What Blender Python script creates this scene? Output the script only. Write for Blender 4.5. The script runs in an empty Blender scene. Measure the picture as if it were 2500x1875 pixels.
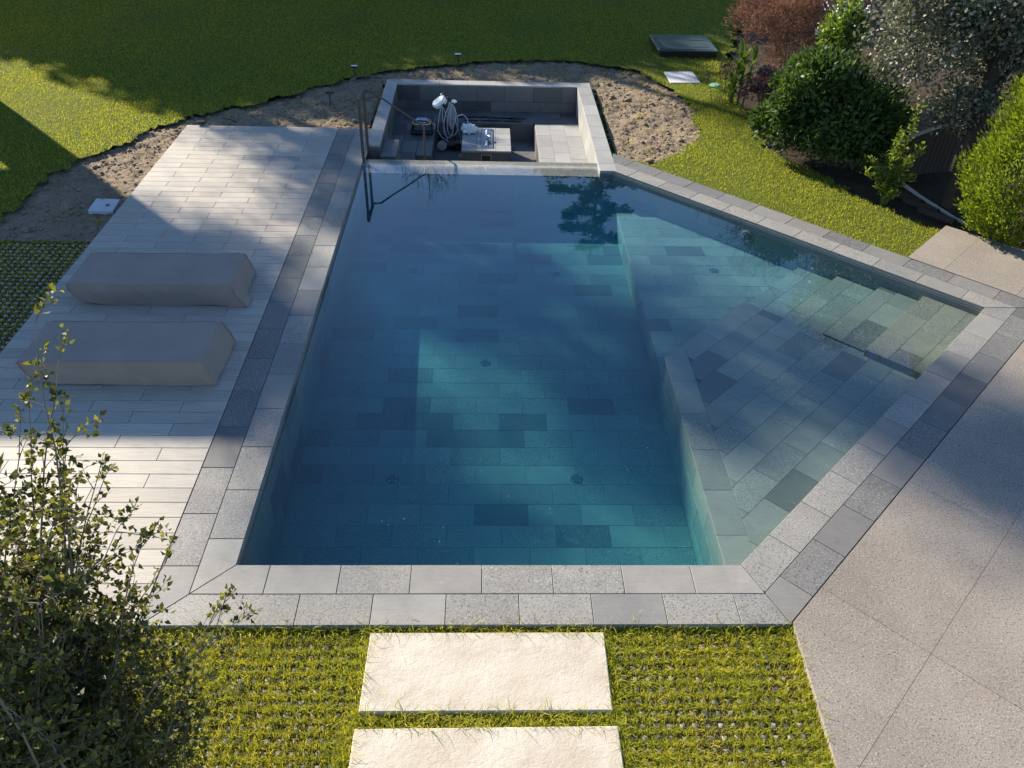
import bpy, bmesh, math, random
import numpy as np
from mathutils import Vector, Matrix, noise as mnoise

random.seed(7)
rng = np.random.default_rng(7)
SC = bpy.context.scene
COL = SC.collection
R = math.radians

# ------------------------------------------------------------------ camera
cam_d = bpy.data.cameras.new("camera")
cam = bpy.data.objects.new("camera", cam_d)
COL.objects.link(cam)
SC.camera = cam
PITCH, YAW, ROLL = 0.648278, 0.0435097, 0.0339839
cam_d.sensor_width = 36.0
cam_d.lens = 36.0 * 2012.855 / 2500.0
cam_d.clip_start = 0.1
cam_d.clip_end = 2000
cy_, sy_, cp_, sp_ = math.cos(YAW), math.sin(YAW), math.cos(PITCH), math.sin(PITCH)
fwd = Vector((sy_ * cp_, cy_ * cp_, -sp_))
rgt = Vector((cy_, -sy_, 0))
upv = rgt.cross(fwd)
r2 = math.cos(ROLL) * rgt + math.sin(ROLL) * upv
u2 = -math.sin(ROLL) * rgt + math.cos(ROLL) * upv
m = Matrix((r2, u2, -fwd)).transposed().to_4x4()
m.translation = Vector((0, 0, 5.5))
cam.matrix_world = m

# ------------------------------------------------------------------ sky, sun, exposure
SUN_EL = 27.0
SUN_AZ = -43.0          # clockwise from +Y
world = bpy.data.worlds.new("World")
SC.world = world
world.use_nodes = True
wn = world.node_tree
sky = wn.nodes.new('ShaderNodeTexSky')
sky.sky_type = 'NISHITA'
sky.sun_disc = False
sky.sun_elevation = R(SUN_EL)
sky.sun_rotation = R(SUN_AZ)
sky.air_density = 1.0
sky.dust_density = 0.05
sky.ozone_density = 4.6
wn.links.new(sky.outputs[0], wn.nodes['Background'].inputs[0])
wn.nodes['Background'].inputs[1].default_value = 0.095
sun_d = bpy.data.lights.new("sun", 'SUN')
sun_d.energy = 5.0
sun_d.angle = R(0.55)
sun_d.color = (1.0, 0.90, 0.74)
sun = bpy.data.objects.new("sun", sun_d)
COL.objects.link(sun)
sdir = Vector((math.sin(R(SUN_AZ)) * math.cos(R(SUN_EL)), math.cos(R(SUN_AZ)) * math.cos(R(SUN_EL)), math.sin(R(SUN_EL))))
sun.rotation_euler = sdir.to_track_quat('Z', 'Y').to_euler()
SC.view_settings.view_transform = 'Standard'
SC.view_settings.look = 'None'
SC.view_settings.exposure = 1.3
SC.view_settings.gamma = 1.0
SC.view_settings.use_curve_mapping = False
SC.cycles.max_bounces = 8
SC.cycles.diffuse_bounces = 3
SC.cycles.glossy_bounces = 3
SC.cycles.transparent_max_bounces = 12
SC.cycles.caustics_reflective = False
SC.cycles.caustics_refractive = False
SC.cycles.sample_clamp_indirect = 6.0


# ------------------------------------------------------------------ material helpers
class NT:
    def __init__(s, name):
        s.m = bpy.data.materials.new(name)
        s.m.use_nodes = True
        s.t = s.m.node_tree
        s.t.nodes.clear()
        s.out = s.t.nodes.new('ShaderNodeOutputMaterial')

    def n(s, typ, **kw):
        nd = s.t.nodes.new('ShaderNode' + typ)
        for k, v in kw.items():
            if k[0] == '_':
                setattr(nd, k[1:], v)
            else:
                s.put(nd.inputs[k.replace('__', ' ')], v)
        return nd

    def put(s, sock, v):
        if isinstance(v, bpy.types.NodeSocket):
            s.t.links.new(v, sock)
        else:
            sock.default_value = v

    def math(s, op, a, b=0.0, c=None, clamp=False):
        nd = s.t.nodes.new('ShaderNodeMath')
        nd.operation = op
        nd.use_clamp = clamp
        s.put(nd.inputs[0], a)
        s.put(nd.inputs[1], b)
        if c is not None:
            s.put(nd.inputs[2], c)
        return nd.outputs[0]

    def ramp(s, fac, stops, interp='LINEAR'):
        nd = s.t.nodes.new('ShaderNodeValToRGB')
        nd.color_ramp.interpolation = interp
        e = nd.color_ramp.elements
        while len(e) < len(stops):
            e.new(0.5)
        for k, (p, c) in enumerate(stops):
            e[k].position = p
            e[k].color = (*c, 1) if len(c) == 3 else c
        s.put(nd.inputs[0], fac)
        return nd.outputs[0]

    def mix(s, fac, a, b, typ='MIX'):
        nd = s.t.nodes.new('ShaderNodeMix')
        nd.data_type = 'RGBA'
        nd.blend_type = typ
        s.put(nd.inputs[0], fac)
        for i, v in ((6, a), (7, b)):
            if isinstance(v, tuple):
                v = (*v, 1) if len(v) == 3 else v
            s.put(nd.inputs[i], v)
        return nd.outputs[2]

    def noise(s, vec, scale, detail=3.0, rough=0.55, dist=0.0):
        nd = s.t.nodes.new('ShaderNodeTexNoise')
        s.put(nd.inputs['Vector'], vec)
        nd.inputs['Scale'].default_value = scale
        nd.inputs['Detail'].default_value = detail
        nd.inputs['Roughness'].default_value = rough
        nd.inputs['Distortion'].default_value = dist
        return nd.outputs[0]

    def pos(s, offset_by=None, scale=None):
        g = s.t.nodes.new('ShaderNodeNewGeometry').outputs['Position']
        if scale:
            nd = s.t.nodes.new('ShaderNodeVectorMath')
            nd.operation = 'MULTIPLY'
            s.put(nd.inputs[0], g)
            nd.inputs[1].default_value = scale
            g = nd.outputs[0]
        if offset_by is not None:
            c = s.t.nodes.new('ShaderNodeCombineXYZ')
            s.put(c.inputs[0], s.math('MULTIPLY', offset_by, 61.0))
            s.put(c.inputs[1], s.math('MULTIPLY', offset_by, 37.0))
            s.put(c.inputs[2], s.math('MULTIPLY', offset_by, 17.0))
            nd = s.t.nodes.new('ShaderNodeVectorMath')
            s.put(nd.inputs[0], g)
            s.put(nd.inputs[1], c.outputs[0])
            g = nd.outputs[0]
        return g

    def orand(s):
        return s.t.nodes.new('ShaderNodeObjectInfo').outputs['Random']

    def bump(s, h, strength=0.3, dist=0.01):
        nd = s.t.nodes.new('ShaderNodeBump')
        nd.inputs['Strength'].default_value = strength
        nd.inputs['Distance'].default_value = dist
        s.put(nd.inputs['Height'], h)
        return nd.outputs[0]

    def pbr(s, color, rough=0.6, normal=None, spec=0.4, metal=0.0):
        nd = s.t.nodes.new('ShaderNodeBsdfPrincipled')
        if isinstance(color, tuple) and len(color) == 3:
            color = (*color, 1)
        s.put(nd.inputs['Base Color'], color)
        s.put(nd.inputs['Roughness'], rough)
        nd.inputs['Specular IOR Level'].default_value = spec
        nd.inputs['Metallic'].default_value = metal
        if normal is not None:
            s.put(nd.inputs['Normal'], normal)
        s.t.links.new(nd.outputs[0], s.out.inputs[0])
        return nd

    def surf(s, sock):
        s.t.links.new(sock, s.out.inputs[0])


def stone_mat(name, stops, pit=1.0, rough=0.55, pit_amount=0.5, stain=0.12, waterline=False):
    """Split-faced grey stone: each piece takes its own tone, some smooth and veined, some pitted."""
    t = NT(name)
    rd = t.orand()
    p = t.pos(rd)
    base = t.ramp(rd, stops, 'LINEAR')
    cloud = t.noise(p, 2.3, 4, 0.6, 0.6)
    col = t.mix(t.math('MULTIPLY', t.math('SUBTRACT', cloud, 0.35), 1.1, clamp=True), base,
                t.mix(1.0, base, (1.55, 1.52, 1.44), 'MULTIPLY'))
    streak = t.noise(t.pos(rd, (3.0, 14.0, 9.0)), 2.2, 5, 0.65, 1.2)
    col = t.mix(t.math('MULTIPLY', t.math('SUBTRACT', streak, 0.45), 1.2, clamp=True), col,
                t.mix(1.0, col, (0.60, 0.60, 0.62), 'MULTIPLY'))
    # brushed pieces: coarse dark pits and pale grains
    sel = t.math('FRACT', t.math('MULTIPLY', rd, 7.31))
    sel = t.math('MULTIPLY', t.math('GREATER_THAN', sel, 1 - pit_amount), pit)
    g1 = t.noise(p, 60.0, 3, 0.65, 0.3)
    pits = t.math('MULTIPLY', t.math('SUBTRACT', g1, 0.53), 9.0, clamp=True)
    col = t.mix(t.math('MULTIPLY', t.math('MULTIPLY', pits, sel), 0.75), col,
                t.mix(1.0, col, (0.30, 0.30, 0.31), 'MULTIPLY'))
    g2 = t.noise(p, 95.0, 2, 0.5)
    gr = t.math('MULTIPLY', t.math('SUBTRACT', g2, 0.60), 9.0, clamp=True)
    col = t.mix(t.math('MULTIPLY', gr, t.math('ADD', t.math('MULTIPLY', sel, 0.5), 0.12)), col, (0.55, 0.54, 0.52))
    # pale mineral veins, rare
    v = t.noise(p, 1.7, 2, 0.5, 2.2)
    vein = t.math('SUBTRACT', 1.0, t.math('MULTIPLY', t.math('ABSOLUTE', t.math('SUBTRACT', v, 0.62)), 190.0), clamp=True)
    vein = t.math('MULTIPLY', vein, t.math('GREATER_THAN', t.noise(p, 5.0, 2), 0.52))
    col = t.mix(t.math('MULTIPLY', vein, 0.22), col, (0.50, 0.49, 0.47))
    st = t.noise(t.pos(), 0.9, 4, 0.6)
    col = t.mix(t.math('MULTIPLY', t.math('SUBTRACT', st, 0.52), 4 * stain, clamp=True), col, (0.16, 0.13, 0.08))
    h = t.math('ADD', t.math('MULTIPLY', t.noise(p, 9, 4, 0.6), 0.5),
               t.math('SUBTRACT', t.math('MULTIPLY', streak, 0.6), t.math('MULTIPLY', t.math('MULTIPLY', pits, sel), 0.5)))
    if waterline:
        sx = t.t.nodes.new('ShaderNodeSeparateXYZ')
        t.put(sx.inputs[0], t.pos())
        dz = t.math('ABSOLUTE', t.math('SUBTRACT', sx.outputs[2], t.math('ADD', -0.074, t.math('MULTIPLY', t.math('SUBTRACT', t.noise(t.pos(), 7, 3), .5), .012))))
        wl_ = t.math('SUBTRACT', 1.0, t.math('MULTIPLY', dz, 130.0), clamp=True)
        col = t.mix(t.math('MULTIPLY', wl_, .55), col, (.45, .44, .40))
    t.pbr(col, rough, t.bump(h, 0.35, 0.006), 0.35)
    return t.m


M = {}
M['coping'] = stone_mat('grey_coping_stone', [(0, (.15, .148, .144)), (.16, (.235, .226, .205)), (.5, (.185, .179, .165)), (.78, (.25, .24, .22)), (1, (.16, .158, .152))], 1.0, 0.6, 0.5, .2)
M['copingdark'] = stone_mat('charcoal_coping_stone', [(0, (.10, .099, .099)), (.3, (.165, .16, .15)), (.6, (.125, .122, .118)), (.85, (.18, .175, .165)), (1, (.09, .09, .09))], 1.0, 0.6, 0.55, .1)
M['pooltile'] = stone_mat('grey_green_pool_stone', [(0, (.085, .085, .075)), (.10, (.095, .095, .085)), (.13, (.185, .185, .155)), (.5, (.145, .148, .128)), (.8, (.205, .202, .17)), (1, (.135, .137, .12))], 1.0, 0.5, 0.45, 0.05, True)
M['loungetile'] = stone_mat('dark_grey_lounge_stone', [(0, (.05, .05, .053)), (.3, (.085, .085, .086)), (.6, (.12, .118, .115)), (1, (.095, .095, .094))], 0.8, 0.55, 0.3)
M['nichecap'] = stone_mat('lounge_cap_stone', [(0, (.25, .248, .24)), (.5, (.30, .295, .285)), (1, (.23, .23, .225))], 0.5, 0.6, 0.25)

t = NT('joint_mortar')
t.pbr(t.mix(t.noise(t.pos(), 30), (.40, .38, .35), (.52, .50, .46)), 0.9)
M['mortar'] = t.m
t = NT('dark_joint')
t.pbr(t.mix(t.noise(t.pos(), 30), (.09, .085, .08), (.16, .155, .145)), 0.9)
M['joint'] = t.m

t = NT('wood_look_porcelain_plank')
rd = t.orand()
gr = t.noise(t.pos(rd, (1.2, 26.0, 1.0)), 3.2, 5, 0.65, 0.6)
gr2 = t.noise(t.pos(rd, (3.0, 90.0, 1.0)), 3.0, 3, 0.6)
base = t.ramp(rd, [(0, (.35, .315, .265)), (.25, (.41, .37, .315)), (.5, (.375, .34, .295)), (.75, (.44, .40, .345)), (1, (.325, .295, .255))])
col = t.mix(t.math('MULTIPLY', t.math('SUBTRACT', gr, 0.42), 2.6, clamp=True), base, t.mix(1.0, base, (.62, .61, .60), 'MULTIPLY'))
col = t.mix(t.math('MULTIPLY', t.math('SUBTRACT', gr2, 0.5), 1.6, clamp=True), col, t.mix(1.0, col, (.72, .71, .70), 'MULTIPLY'))
dirt = t.noise(t.pos(), 1.1, 5, 0.65)
col = t.mix(t.math('MULTIPLY', t.math('SUBTRACT', dirt, 0.55), 1.8, clamp=True), col, (.22, .20, .17))
sp = t.noise(t.pos(), 75, 2)
col = t.mix(t.math('MULTIPLY', t.math('SUBTRACT', sp, 0.72), 12, clamp=True), col, (.10, .08, .06))
t.pbr(col, 0.62, t.bump(t.math('ADD', gr, t.math('MULTIPLY', gr2, 0.5)), 0.25, 0.003), 0.25)
M['plank'] = t.m

t = NT('exposed_aggregate_concrete')
rd = t.orand()
p = t.pos()
a = t.noise(p, 55, 4, 0.7)
b = t.noise(p, 120, 2, 0.6)
vo = t.t.nodes.new('ShaderNodeTexVoronoi')
vo.inputs['Scale'].default_value = 95
t.put(vo.inputs['Vector'], p)
chips = t.math('LESS_THAN', vo.outputs['Distance'], 0.30)
chiprand = t.math('FRACT', t.math('MULTIPLY', vo.outputs['Color'], 5.7))
col = t.mix(t.math('MULTIPLY', t.math('SUBTRACT', t.noise(p, .8, 6, .62), .28), 2.2, clamp=True), (.19, .162, .136), (.30, .262, .222))
col = t.mix(t.math('MULTIPLY', t.math('SUBTRACT', a, 0.52), 6.5, clamp=True), col, (.065, .058, .05))
col = t.mix(t.math('MULTIPLY', t.math('MULTIPLY', chips, t.math('GREATER_THAN', chiprand, 0.70)), 0.8), col, (.50, .46, .40))
col = t.mix(t.math('MULTIPLY', t.math('SUBTRACT', b, 0.62), 8, clamp=True), col, (.45, .42, .37))
rust = t.noise(p, 1.9, 4, 0.6)
col = t.mix(t.math('MULTIPLY', t.math('SUBTRACT', rust, 0.66), 4, clamp=True), col, (.30, .19, .09))
col = t.mix(1.0, col, t.ramp(rd, [(0, (.92, .92, .92)), (1, (1.08, 1.07, 1.06))]), 'MULTIPLY')
t.pbr(col, 0.75, t.bump(t.math('ADD', a, t.math('MULTIPLY', chips, .4)), 0.5, 0.006), 0.3)
M['terrace'] = t.m

t = NT('cream_cast_stone')
p = t.pos()
c1 = t.noise(p, 2.6, 5, 0.6, 0.5)
c2 = t.noise(p, 11, 5, 0.7)
c3 = t.noise(p, 130, 2)
col = t.mix(t.math('MULTIPLY', t.math('SUBTRACT', c1, .3), 2.4, clamp=True), (.41, .355, .275), (.55, .495, .41))
col = t.mix(t.math('MULTIPLY', t.math('SUBTRACT', c2, 0.56), 3, clamp=True), col, (.50, .46, .40))
col = t.mix(t.math('MULTIPLY', t.math('SUBTRACT', c3, 0.70), 14, clamp=True), col, (.22, .17, .11))
c4 = t.noise(p, 26, 4, 0.65, 0.8)
col = t.mix(t.math('MULTIPLY', t.math('SUBTRACT', c4, 0.60), 6, clamp=True), col, (.36, .30, .22))
c5 = t.noise(p, 1.7, 6, 0.7, 1.0)
col = t.mix(t.math('MULTIPLY', t.math('SUBTRACT', c5, 0.55), 3.2, clamp=True), col, (.33, .29, .20))
t.pbr(col, 0.75, t.bump(t.math('ADD', t.math('MULTIPLY', c2, 1.2), t.math('ADD', c4, t.math('MULTIPLY', c3, .5))), 0.5, 0.008), 0.3)
M['cream'] = t.m


def earth_mat(name, c0, c1, c2):
    t = NT(name)
    p = t.pos()
    n1 = t.noise(p, 2.2, 5, 0.65)
    n2 = t.noise(p, 34, 5, 0.7)
    col = t.mix(t.math('MULTIPLY', t.math('SUBTRACT', n1, .3), 2.0, clamp=True), c0, c1)
    col = t.mix(t.math('MULTIPLY', t.math('SUBTRACT', n2, 0.48), 4, clamp=True), col, c2)
    t.pbr(col, 0.95, t.bump(n2, 0.8, 0.03), 0.1)
    return t.m


M['soil'] = earth_mat('dry_sandy_soil', (.22, .165, .11), (.33, .265, .185), (.10, .072, .046))
M['clod'] = earth_mat('soil_clod', (.22, .165, .11), (.36, .29, .205), (.11, .08, .05))
M['bedsoil'] = earth_mat('dark_bed_soil', (.05, .037, .024), (.085, .062, .042), (.025, .02, .014))
M['turfbase'] = earth_mat('turf_base', (.075, .095, .016), (.10, .125, .02), (.05, .05, .015))


def leaf_mat(name, stops, rough=0.45, trans=0.35, spec=0.4, tint=(1.25, 1.35, 0.5), patch=0.0):
    t = NT(name)
    g = t.t.nodes.new('ShaderNodeNewGeometry')
    col = t.ramp(g.outputs['Random Per Island'], stops)
    if patch:
        pn = t.noise(t.pos(), 0.8, 3, 0.6)
        col = t.mix(t.math('MULTIPLY', t.math('SUBTRACT', pn, 0.42), 2.4 * patch, clamp=True), col,
                    t.mix(1.0, col, (1.35, 1.1, 0.8), 'MULTIPLY'))
        p2 = t.noise(t.pos(), 5.0, 3, 0.6)
        col = t.mix(t.math('MULTIPLY', t.math('SUBTRACT', p2, 0.40), 3.0 * patch, clamp=True), col, t.mix(1.0, col, (.62, .68, .7), 'MULTIPLY'))
    p = t.t.nodes.new('ShaderNodeBsdfPrincipled')
    t.put(p.inputs['Base Color'], col)
    p.inputs['Roughness'].default_value = rough
    p.inputs['Specular IOR Level'].default_value = spec
    tr = t.t.nodes.new('ShaderNodeBsdfTranslucent')
    t.put(tr.inputs[0], t.mix(1.0, col, tint, 'MULTIPLY'))
    mx = t.t.nodes.new('ShaderNodeMixShader')
    mx.inputs[0].default_value = trans
    t.t.links.new(p.outputs[0], mx.inputs[1])
    t.t.links.new(tr.outputs[0], mx.inputs[2])
    t.surf(mx.outputs[0])
    return t.m


M['lawn'] = leaf_mat('lawn_grass', [(0, (.19, .24, .024)), (.5, (.28, .32, .034)), (.85, (.33, .35, .05)), (1, (.40, .36, .11))], 0.6, 0.55, 0.12, (1.5, 1.4, .6), 0.6)
M['grass'] = leaf_mat('rough_grass', [(0, (.21, .27, .024)), (.5, (.40, .42, .04)), (.85, (.50, .48, .065)), (1, (.58, .50, .16))], 0.6, 0.5, 0.15, (1.35, 1.25, .5), .5)
M['viburnum'] = leaf_mat('glossy_green_leaf', [(0, (.035, .065, .02)), (.6, (.065, .11, .03)), (1, (.12, .17, .04))], 0.5, 0.3, 0.35)
M['greyleaf'] = leaf_mat('grey_green_leaf', [(0, (.09, .10, .065)), (.6, (.17, .175, .12)), (1, (.28, .28, .20))], 0.5, 0.2, 0.35, (1.1, 1.1, .8))
M['thuja'] = leaf_mat('bright_thuja_spray', [(0, (.09, .135, .014)), (.6, (.17, .215, .022)), (1, (.27, .29, .04))], 0.6, 0.4, 0.15)
M['yellowleaf'] = leaf_mat('yellow_green_leaf', [(0, (.11, .155, .018)), (.6, (.17, .21, .026)), (1, (.26, .27, .05))], 0.5, 0.4, 0.25)
M['cannaleaf'] = leaf_mat('broad_green_leaf', [(0, (.07, .125, .022)), (.6, (.12, .18, .03)), (1, (.19, .23, .045))], 0.5, 0.45, 0.3)
M['purpleleaf'] = leaf_mat('purple_leaf', [(0, (.09, .05, .05)), (.6, (.16, .095, .095)), (1, (.28, .21, .19))], 0.55, 0.25, 0.25, (1.2, .9, .9))
M['rustleaf'] = leaf_mat('rust_brown_twig', [(0, (.13, .075, .048)), (.6, (.20, .12, .08)), (1, (.29, .185, .125))], 0.7, 0.3, 0.1, (1.2, .9, .8))
M['oakleaf'] = leaf_mat('small_oak_leaf', [(0, (.045, .052, .02)), (.5, (.085, .095, .03)), (.82, (.16, .165, .045)), (1, (.27, .25, .08))], 0.5, 0.38, 0.3, (1.4, 1.35, .4))
M['pineleaf'] = leaf_mat('dark_pine_needles', [(0, (.02, .034, .016)), (1, (.045, .06, .025))], 0.55, 0.1, 0.3)


def plain(name, col, rough=0.5, spec=0.4, metal=0.0, var=0.25, scale=12, bump=0.0):
    t = NT(name)
    n1 = t.noise(t.pos(), scale, 4, 0.6)
    c = t.mix(n1, tuple(x * (1 - var) for x in col), tuple(x * (1 + var) for x in col))
    t.pbr(c, rough, t.bump(n1, bump, 0.01) if bump else None, spec, metal)
    return t.m


M['slabjoint'] = plain('pale_slab_joint', (.30, .26, .215), .9, .1, 0, .15)
M['bark'] = plain('dark_bark', (.06, .045, .032), 0.9, 0.1, 0, .4, 18, .8)
M['twig'] = plain('pale_twig', (.20, .165, .12), 0.8, 0.2, 0, .3, 30)
M['deadtwig'] = plain('dry_brown_twig', (.16, .11, .075), 0.9, 0.1, 0, .35, 30)
M['bronze'] = plain('bronze_painted_metal', (.085, .068, .050), 0.45, 0.4, 0.2, .12)
M['black'] = plain('black_plastic', (.012, .012, .013), 0.4, 0.4)
M['navy'] = plain('dark_navy_plastic', (.012, .016, .04), 0.35, 0.5)
M['white'] = plain('white_plastic', (.75, .76, .78), 0.35, 0.5, 0, .04)
M['yellow'] = plain('yellow_orange_plastic', (.75, .42, .09), 0.4, 0.4, 0, .06)
M['dome'] = plain('smoky_clear_dome', (.30, .33, .40), 0.12, 0.8, 0.3, .5, 22)
M['cable'] = plain('pale_grey_cable', (.42, .43, .44), 0.45, 0.4, 0, .08)
M['hose'] = plain('dark_grey_hose', (.06, .06, .06), 0.35, 0.5, 0, .1)
M['steel'] = plain('brushed_steel', (.62, .62, .62), 0.28, 0.5, 1.0, .06, 40)
M['darkmetal'] = plain('dark_metal', (.04, .04, .04), 0.4, 0.5, .6, .1)
M['cloth'] = plain('white_crumpled_cloth', (.72, .72, .74), 0.85, 0.1, 0, .06)
M['plasticgreen'] = plain('dark_green_plastic_lid', (.035, .05, .042), 0.38, 0.5, 0, .15)
M['slab'] = plain('pale_concrete_slab', (.50, .50, .52), 0.8, 0.2, 0, .12, 14, .2)
M['concrete'] = plain('plain_concrete', (.32, .31, .29), 0.85, 0.2, 0, .15, 14, .2)
M['stud'] = plain('pale_concrete_stud', (.30, .275, .235), 0.85, 0.2, 0, .2, 30)
M['render'] = plain('painted_render', (.55, .52, .46), 0.9, 0.1, 0, .08, 6)
M['timber'] = plain('dark_brown_timber', (.055, .04, .03), 0.8, 0.2, 0, .35, 20, .3)
M['rope'] = plain('pale_rope', (.34, .32, .29), 0.9, 0.1, 0, .2, 60)
M['stem'] = plain('green_stem', (.07, .10, .025), 0.6, 0.3, 0, .2, 30)
M['grate'] = plain('drain_plastic', (.05, .055, .06), 0.5, 0.4, 0, .1)

t = NT('taupe_fabric_cover')
p = t.pos()
w1 = t.noise(p, 2.2, 4, 0.6)
w2 = t.noise(p, 14, 4, 0.65, 1.5)
col = t.mix(w1, (.29, .23, .195), (.40, .325, .28))
t.pbr(col, 0.8, t.bump(t.math('ADD', t.math('MULTIPLY', w2, .4), t.noise(p, 300, 1)), 0.6, 0.025), 0.25)
M['fabric'] = t.m

# water: Schlick mix of a clear surface and a mirror, absorbing volume inside
t = NT('clear_pool_water')
g = t.t.nodes.new('ShaderNodeNewGeometry')
rip = t.math('ADD', t.noise(t.pos(), 2.2, 3, 0.5), t.math('MULTIPLY', t.noise(t.pos(), 9.0, 2, 0.5), .15))
nb = t.bump(rip, 0.16, 0.005)
dt = t.t.nodes.new('ShaderNodeVectorMath')
dt.operation = 'DOT_PRODUCT'
t.put(dt.inputs[0], g.outputs['Incoming'])
t.put(dt.inputs[1], nb)
cs = t.math('ABSOLUTE', dt.outputs['Value'])
fr = t.math('ADD', 0.028, t.math('MULTIPLY', 0.972, t.math('POWER', t.math('SUBTRACT', 1.0, cs), 3.6)))
tr = t.t.nodes.new('ShaderNodeBsdfTransparent')
gl = t.t.nodes.new('ShaderNodeBsdfGlossy')
gl.inputs['Roughness'].default_value = 0.0
t.put(gl.inputs['Normal'], nb)
mx = t.t.nodes.new('ShaderNodeMixShader')
t.put(mx.inputs[0], fr)
t.t.links.new(tr.outputs[0], mx.inputs[1])
t.t.links.new(gl.outputs[0], mx.inputs[2])
t.surf(mx.outputs[0])
va = t.t.nodes.new('ShaderNodeVolumeAbsorption')
va.inputs['Color'].default_value = (.05, .73, .84, 1)
va.inputs['Density'].default_value = 0.70
vs = t.t.nodes.new('ShaderNodeVolumeScatter')
vs.inputs['Color'].default_value = (.06, .48, .95, 1)
vs.inputs['Density'].default_value = 0.07
ad = t.t.nodes.new('ShaderNodeAddShader')
t.t.links.new(va.outputs[0], ad.inputs[0])
t.t.links.new(vs.outputs[0], ad.inputs[1])
t.t.links.new(ad.outputs[0], t.out.inputs['Volume'])
M['water'] = t.m


# ------------------------------------------------------------------ object helpers
def tag(o, label=None, cat=None, group=None, kind=None):
    if label:
        o['label'] = label
    if cat:
        o['category'] = cat
    if group:
        o['group'] = group
    if kind:
        o['kind'] = kind
    return o


def link(name, me, mat=None, parent=None):
    o = bpy.data.objects.new(name, me)
    COL.objects.link(o)
    if mat is not None and me is not None and not me.materials:
        me.materials.append(mat)
    setp(o, parent)
    return o


def setp(o, parent):
    """parent o, keeping its coordinates as world coordinates"""
    if parent is not None:
        o.parent = parent
        if parent.type == 'EMPTY':
            o.matrix_parent_inverse = Matrix.Translation(-parent.location)
        elif parent.location.length > 0:
            o.matrix_parent_inverse = Matrix.Translation(-parent.location)


def empty(name, loc, label=None, cat=None, group=None):
    o = bpy.data.objects.new(name, None)
    o.location = loc
    o.empty_display_size = 0.2
    COL.objects.link(o)
    o.matrix_world = Matrix.Translation(loc)
    return tag(o, label, cat, group)


def mesh_np(name, verts, faces, mat=None, parent=None, smooth=False):
    """verts (N,3) array, faces (M,k) array of one size."""
    verts = np.asarray(verts, dtype=np.float32)
    faces = np.asarray(faces, dtype=np.int32)
    me = bpy.data.meshes.new(name)
    k = faces.shape[1]
    me.vertices.add(len(verts))
    me.vertices.foreach_set('co', verts.ravel())
    me.loops.add(faces.size)
    me.loops.foreach_set('vertex_index', faces.ravel())
    me.polygons.add(len(faces))
    me.polygons.foreach_set('loop_start', np.arange(0, faces.size, k, dtype=np.int32))
    me.polygons.foreach_set('loop_total', np.full(len(faces), k, dtype=np.int32))
    if smooth:
        me.polygons.foreach_set('use_smooth', np.ones(len(faces), dtype=bool))
    me.update(calc_edges=True)
    return link(name, me, mat, parent)


def mesh_py(name, verts, faces, mat=None, parent=None, smooth=False):
    me = bpy.data.meshes.new(name)
    me.from_pydata([tuple(v) for v in verts], [], faces)
    if smooth:
        for p_ in me.polygons:
            p_.use_smooth = True
    me.update()
    return link(name, me, mat, parent)


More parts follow.
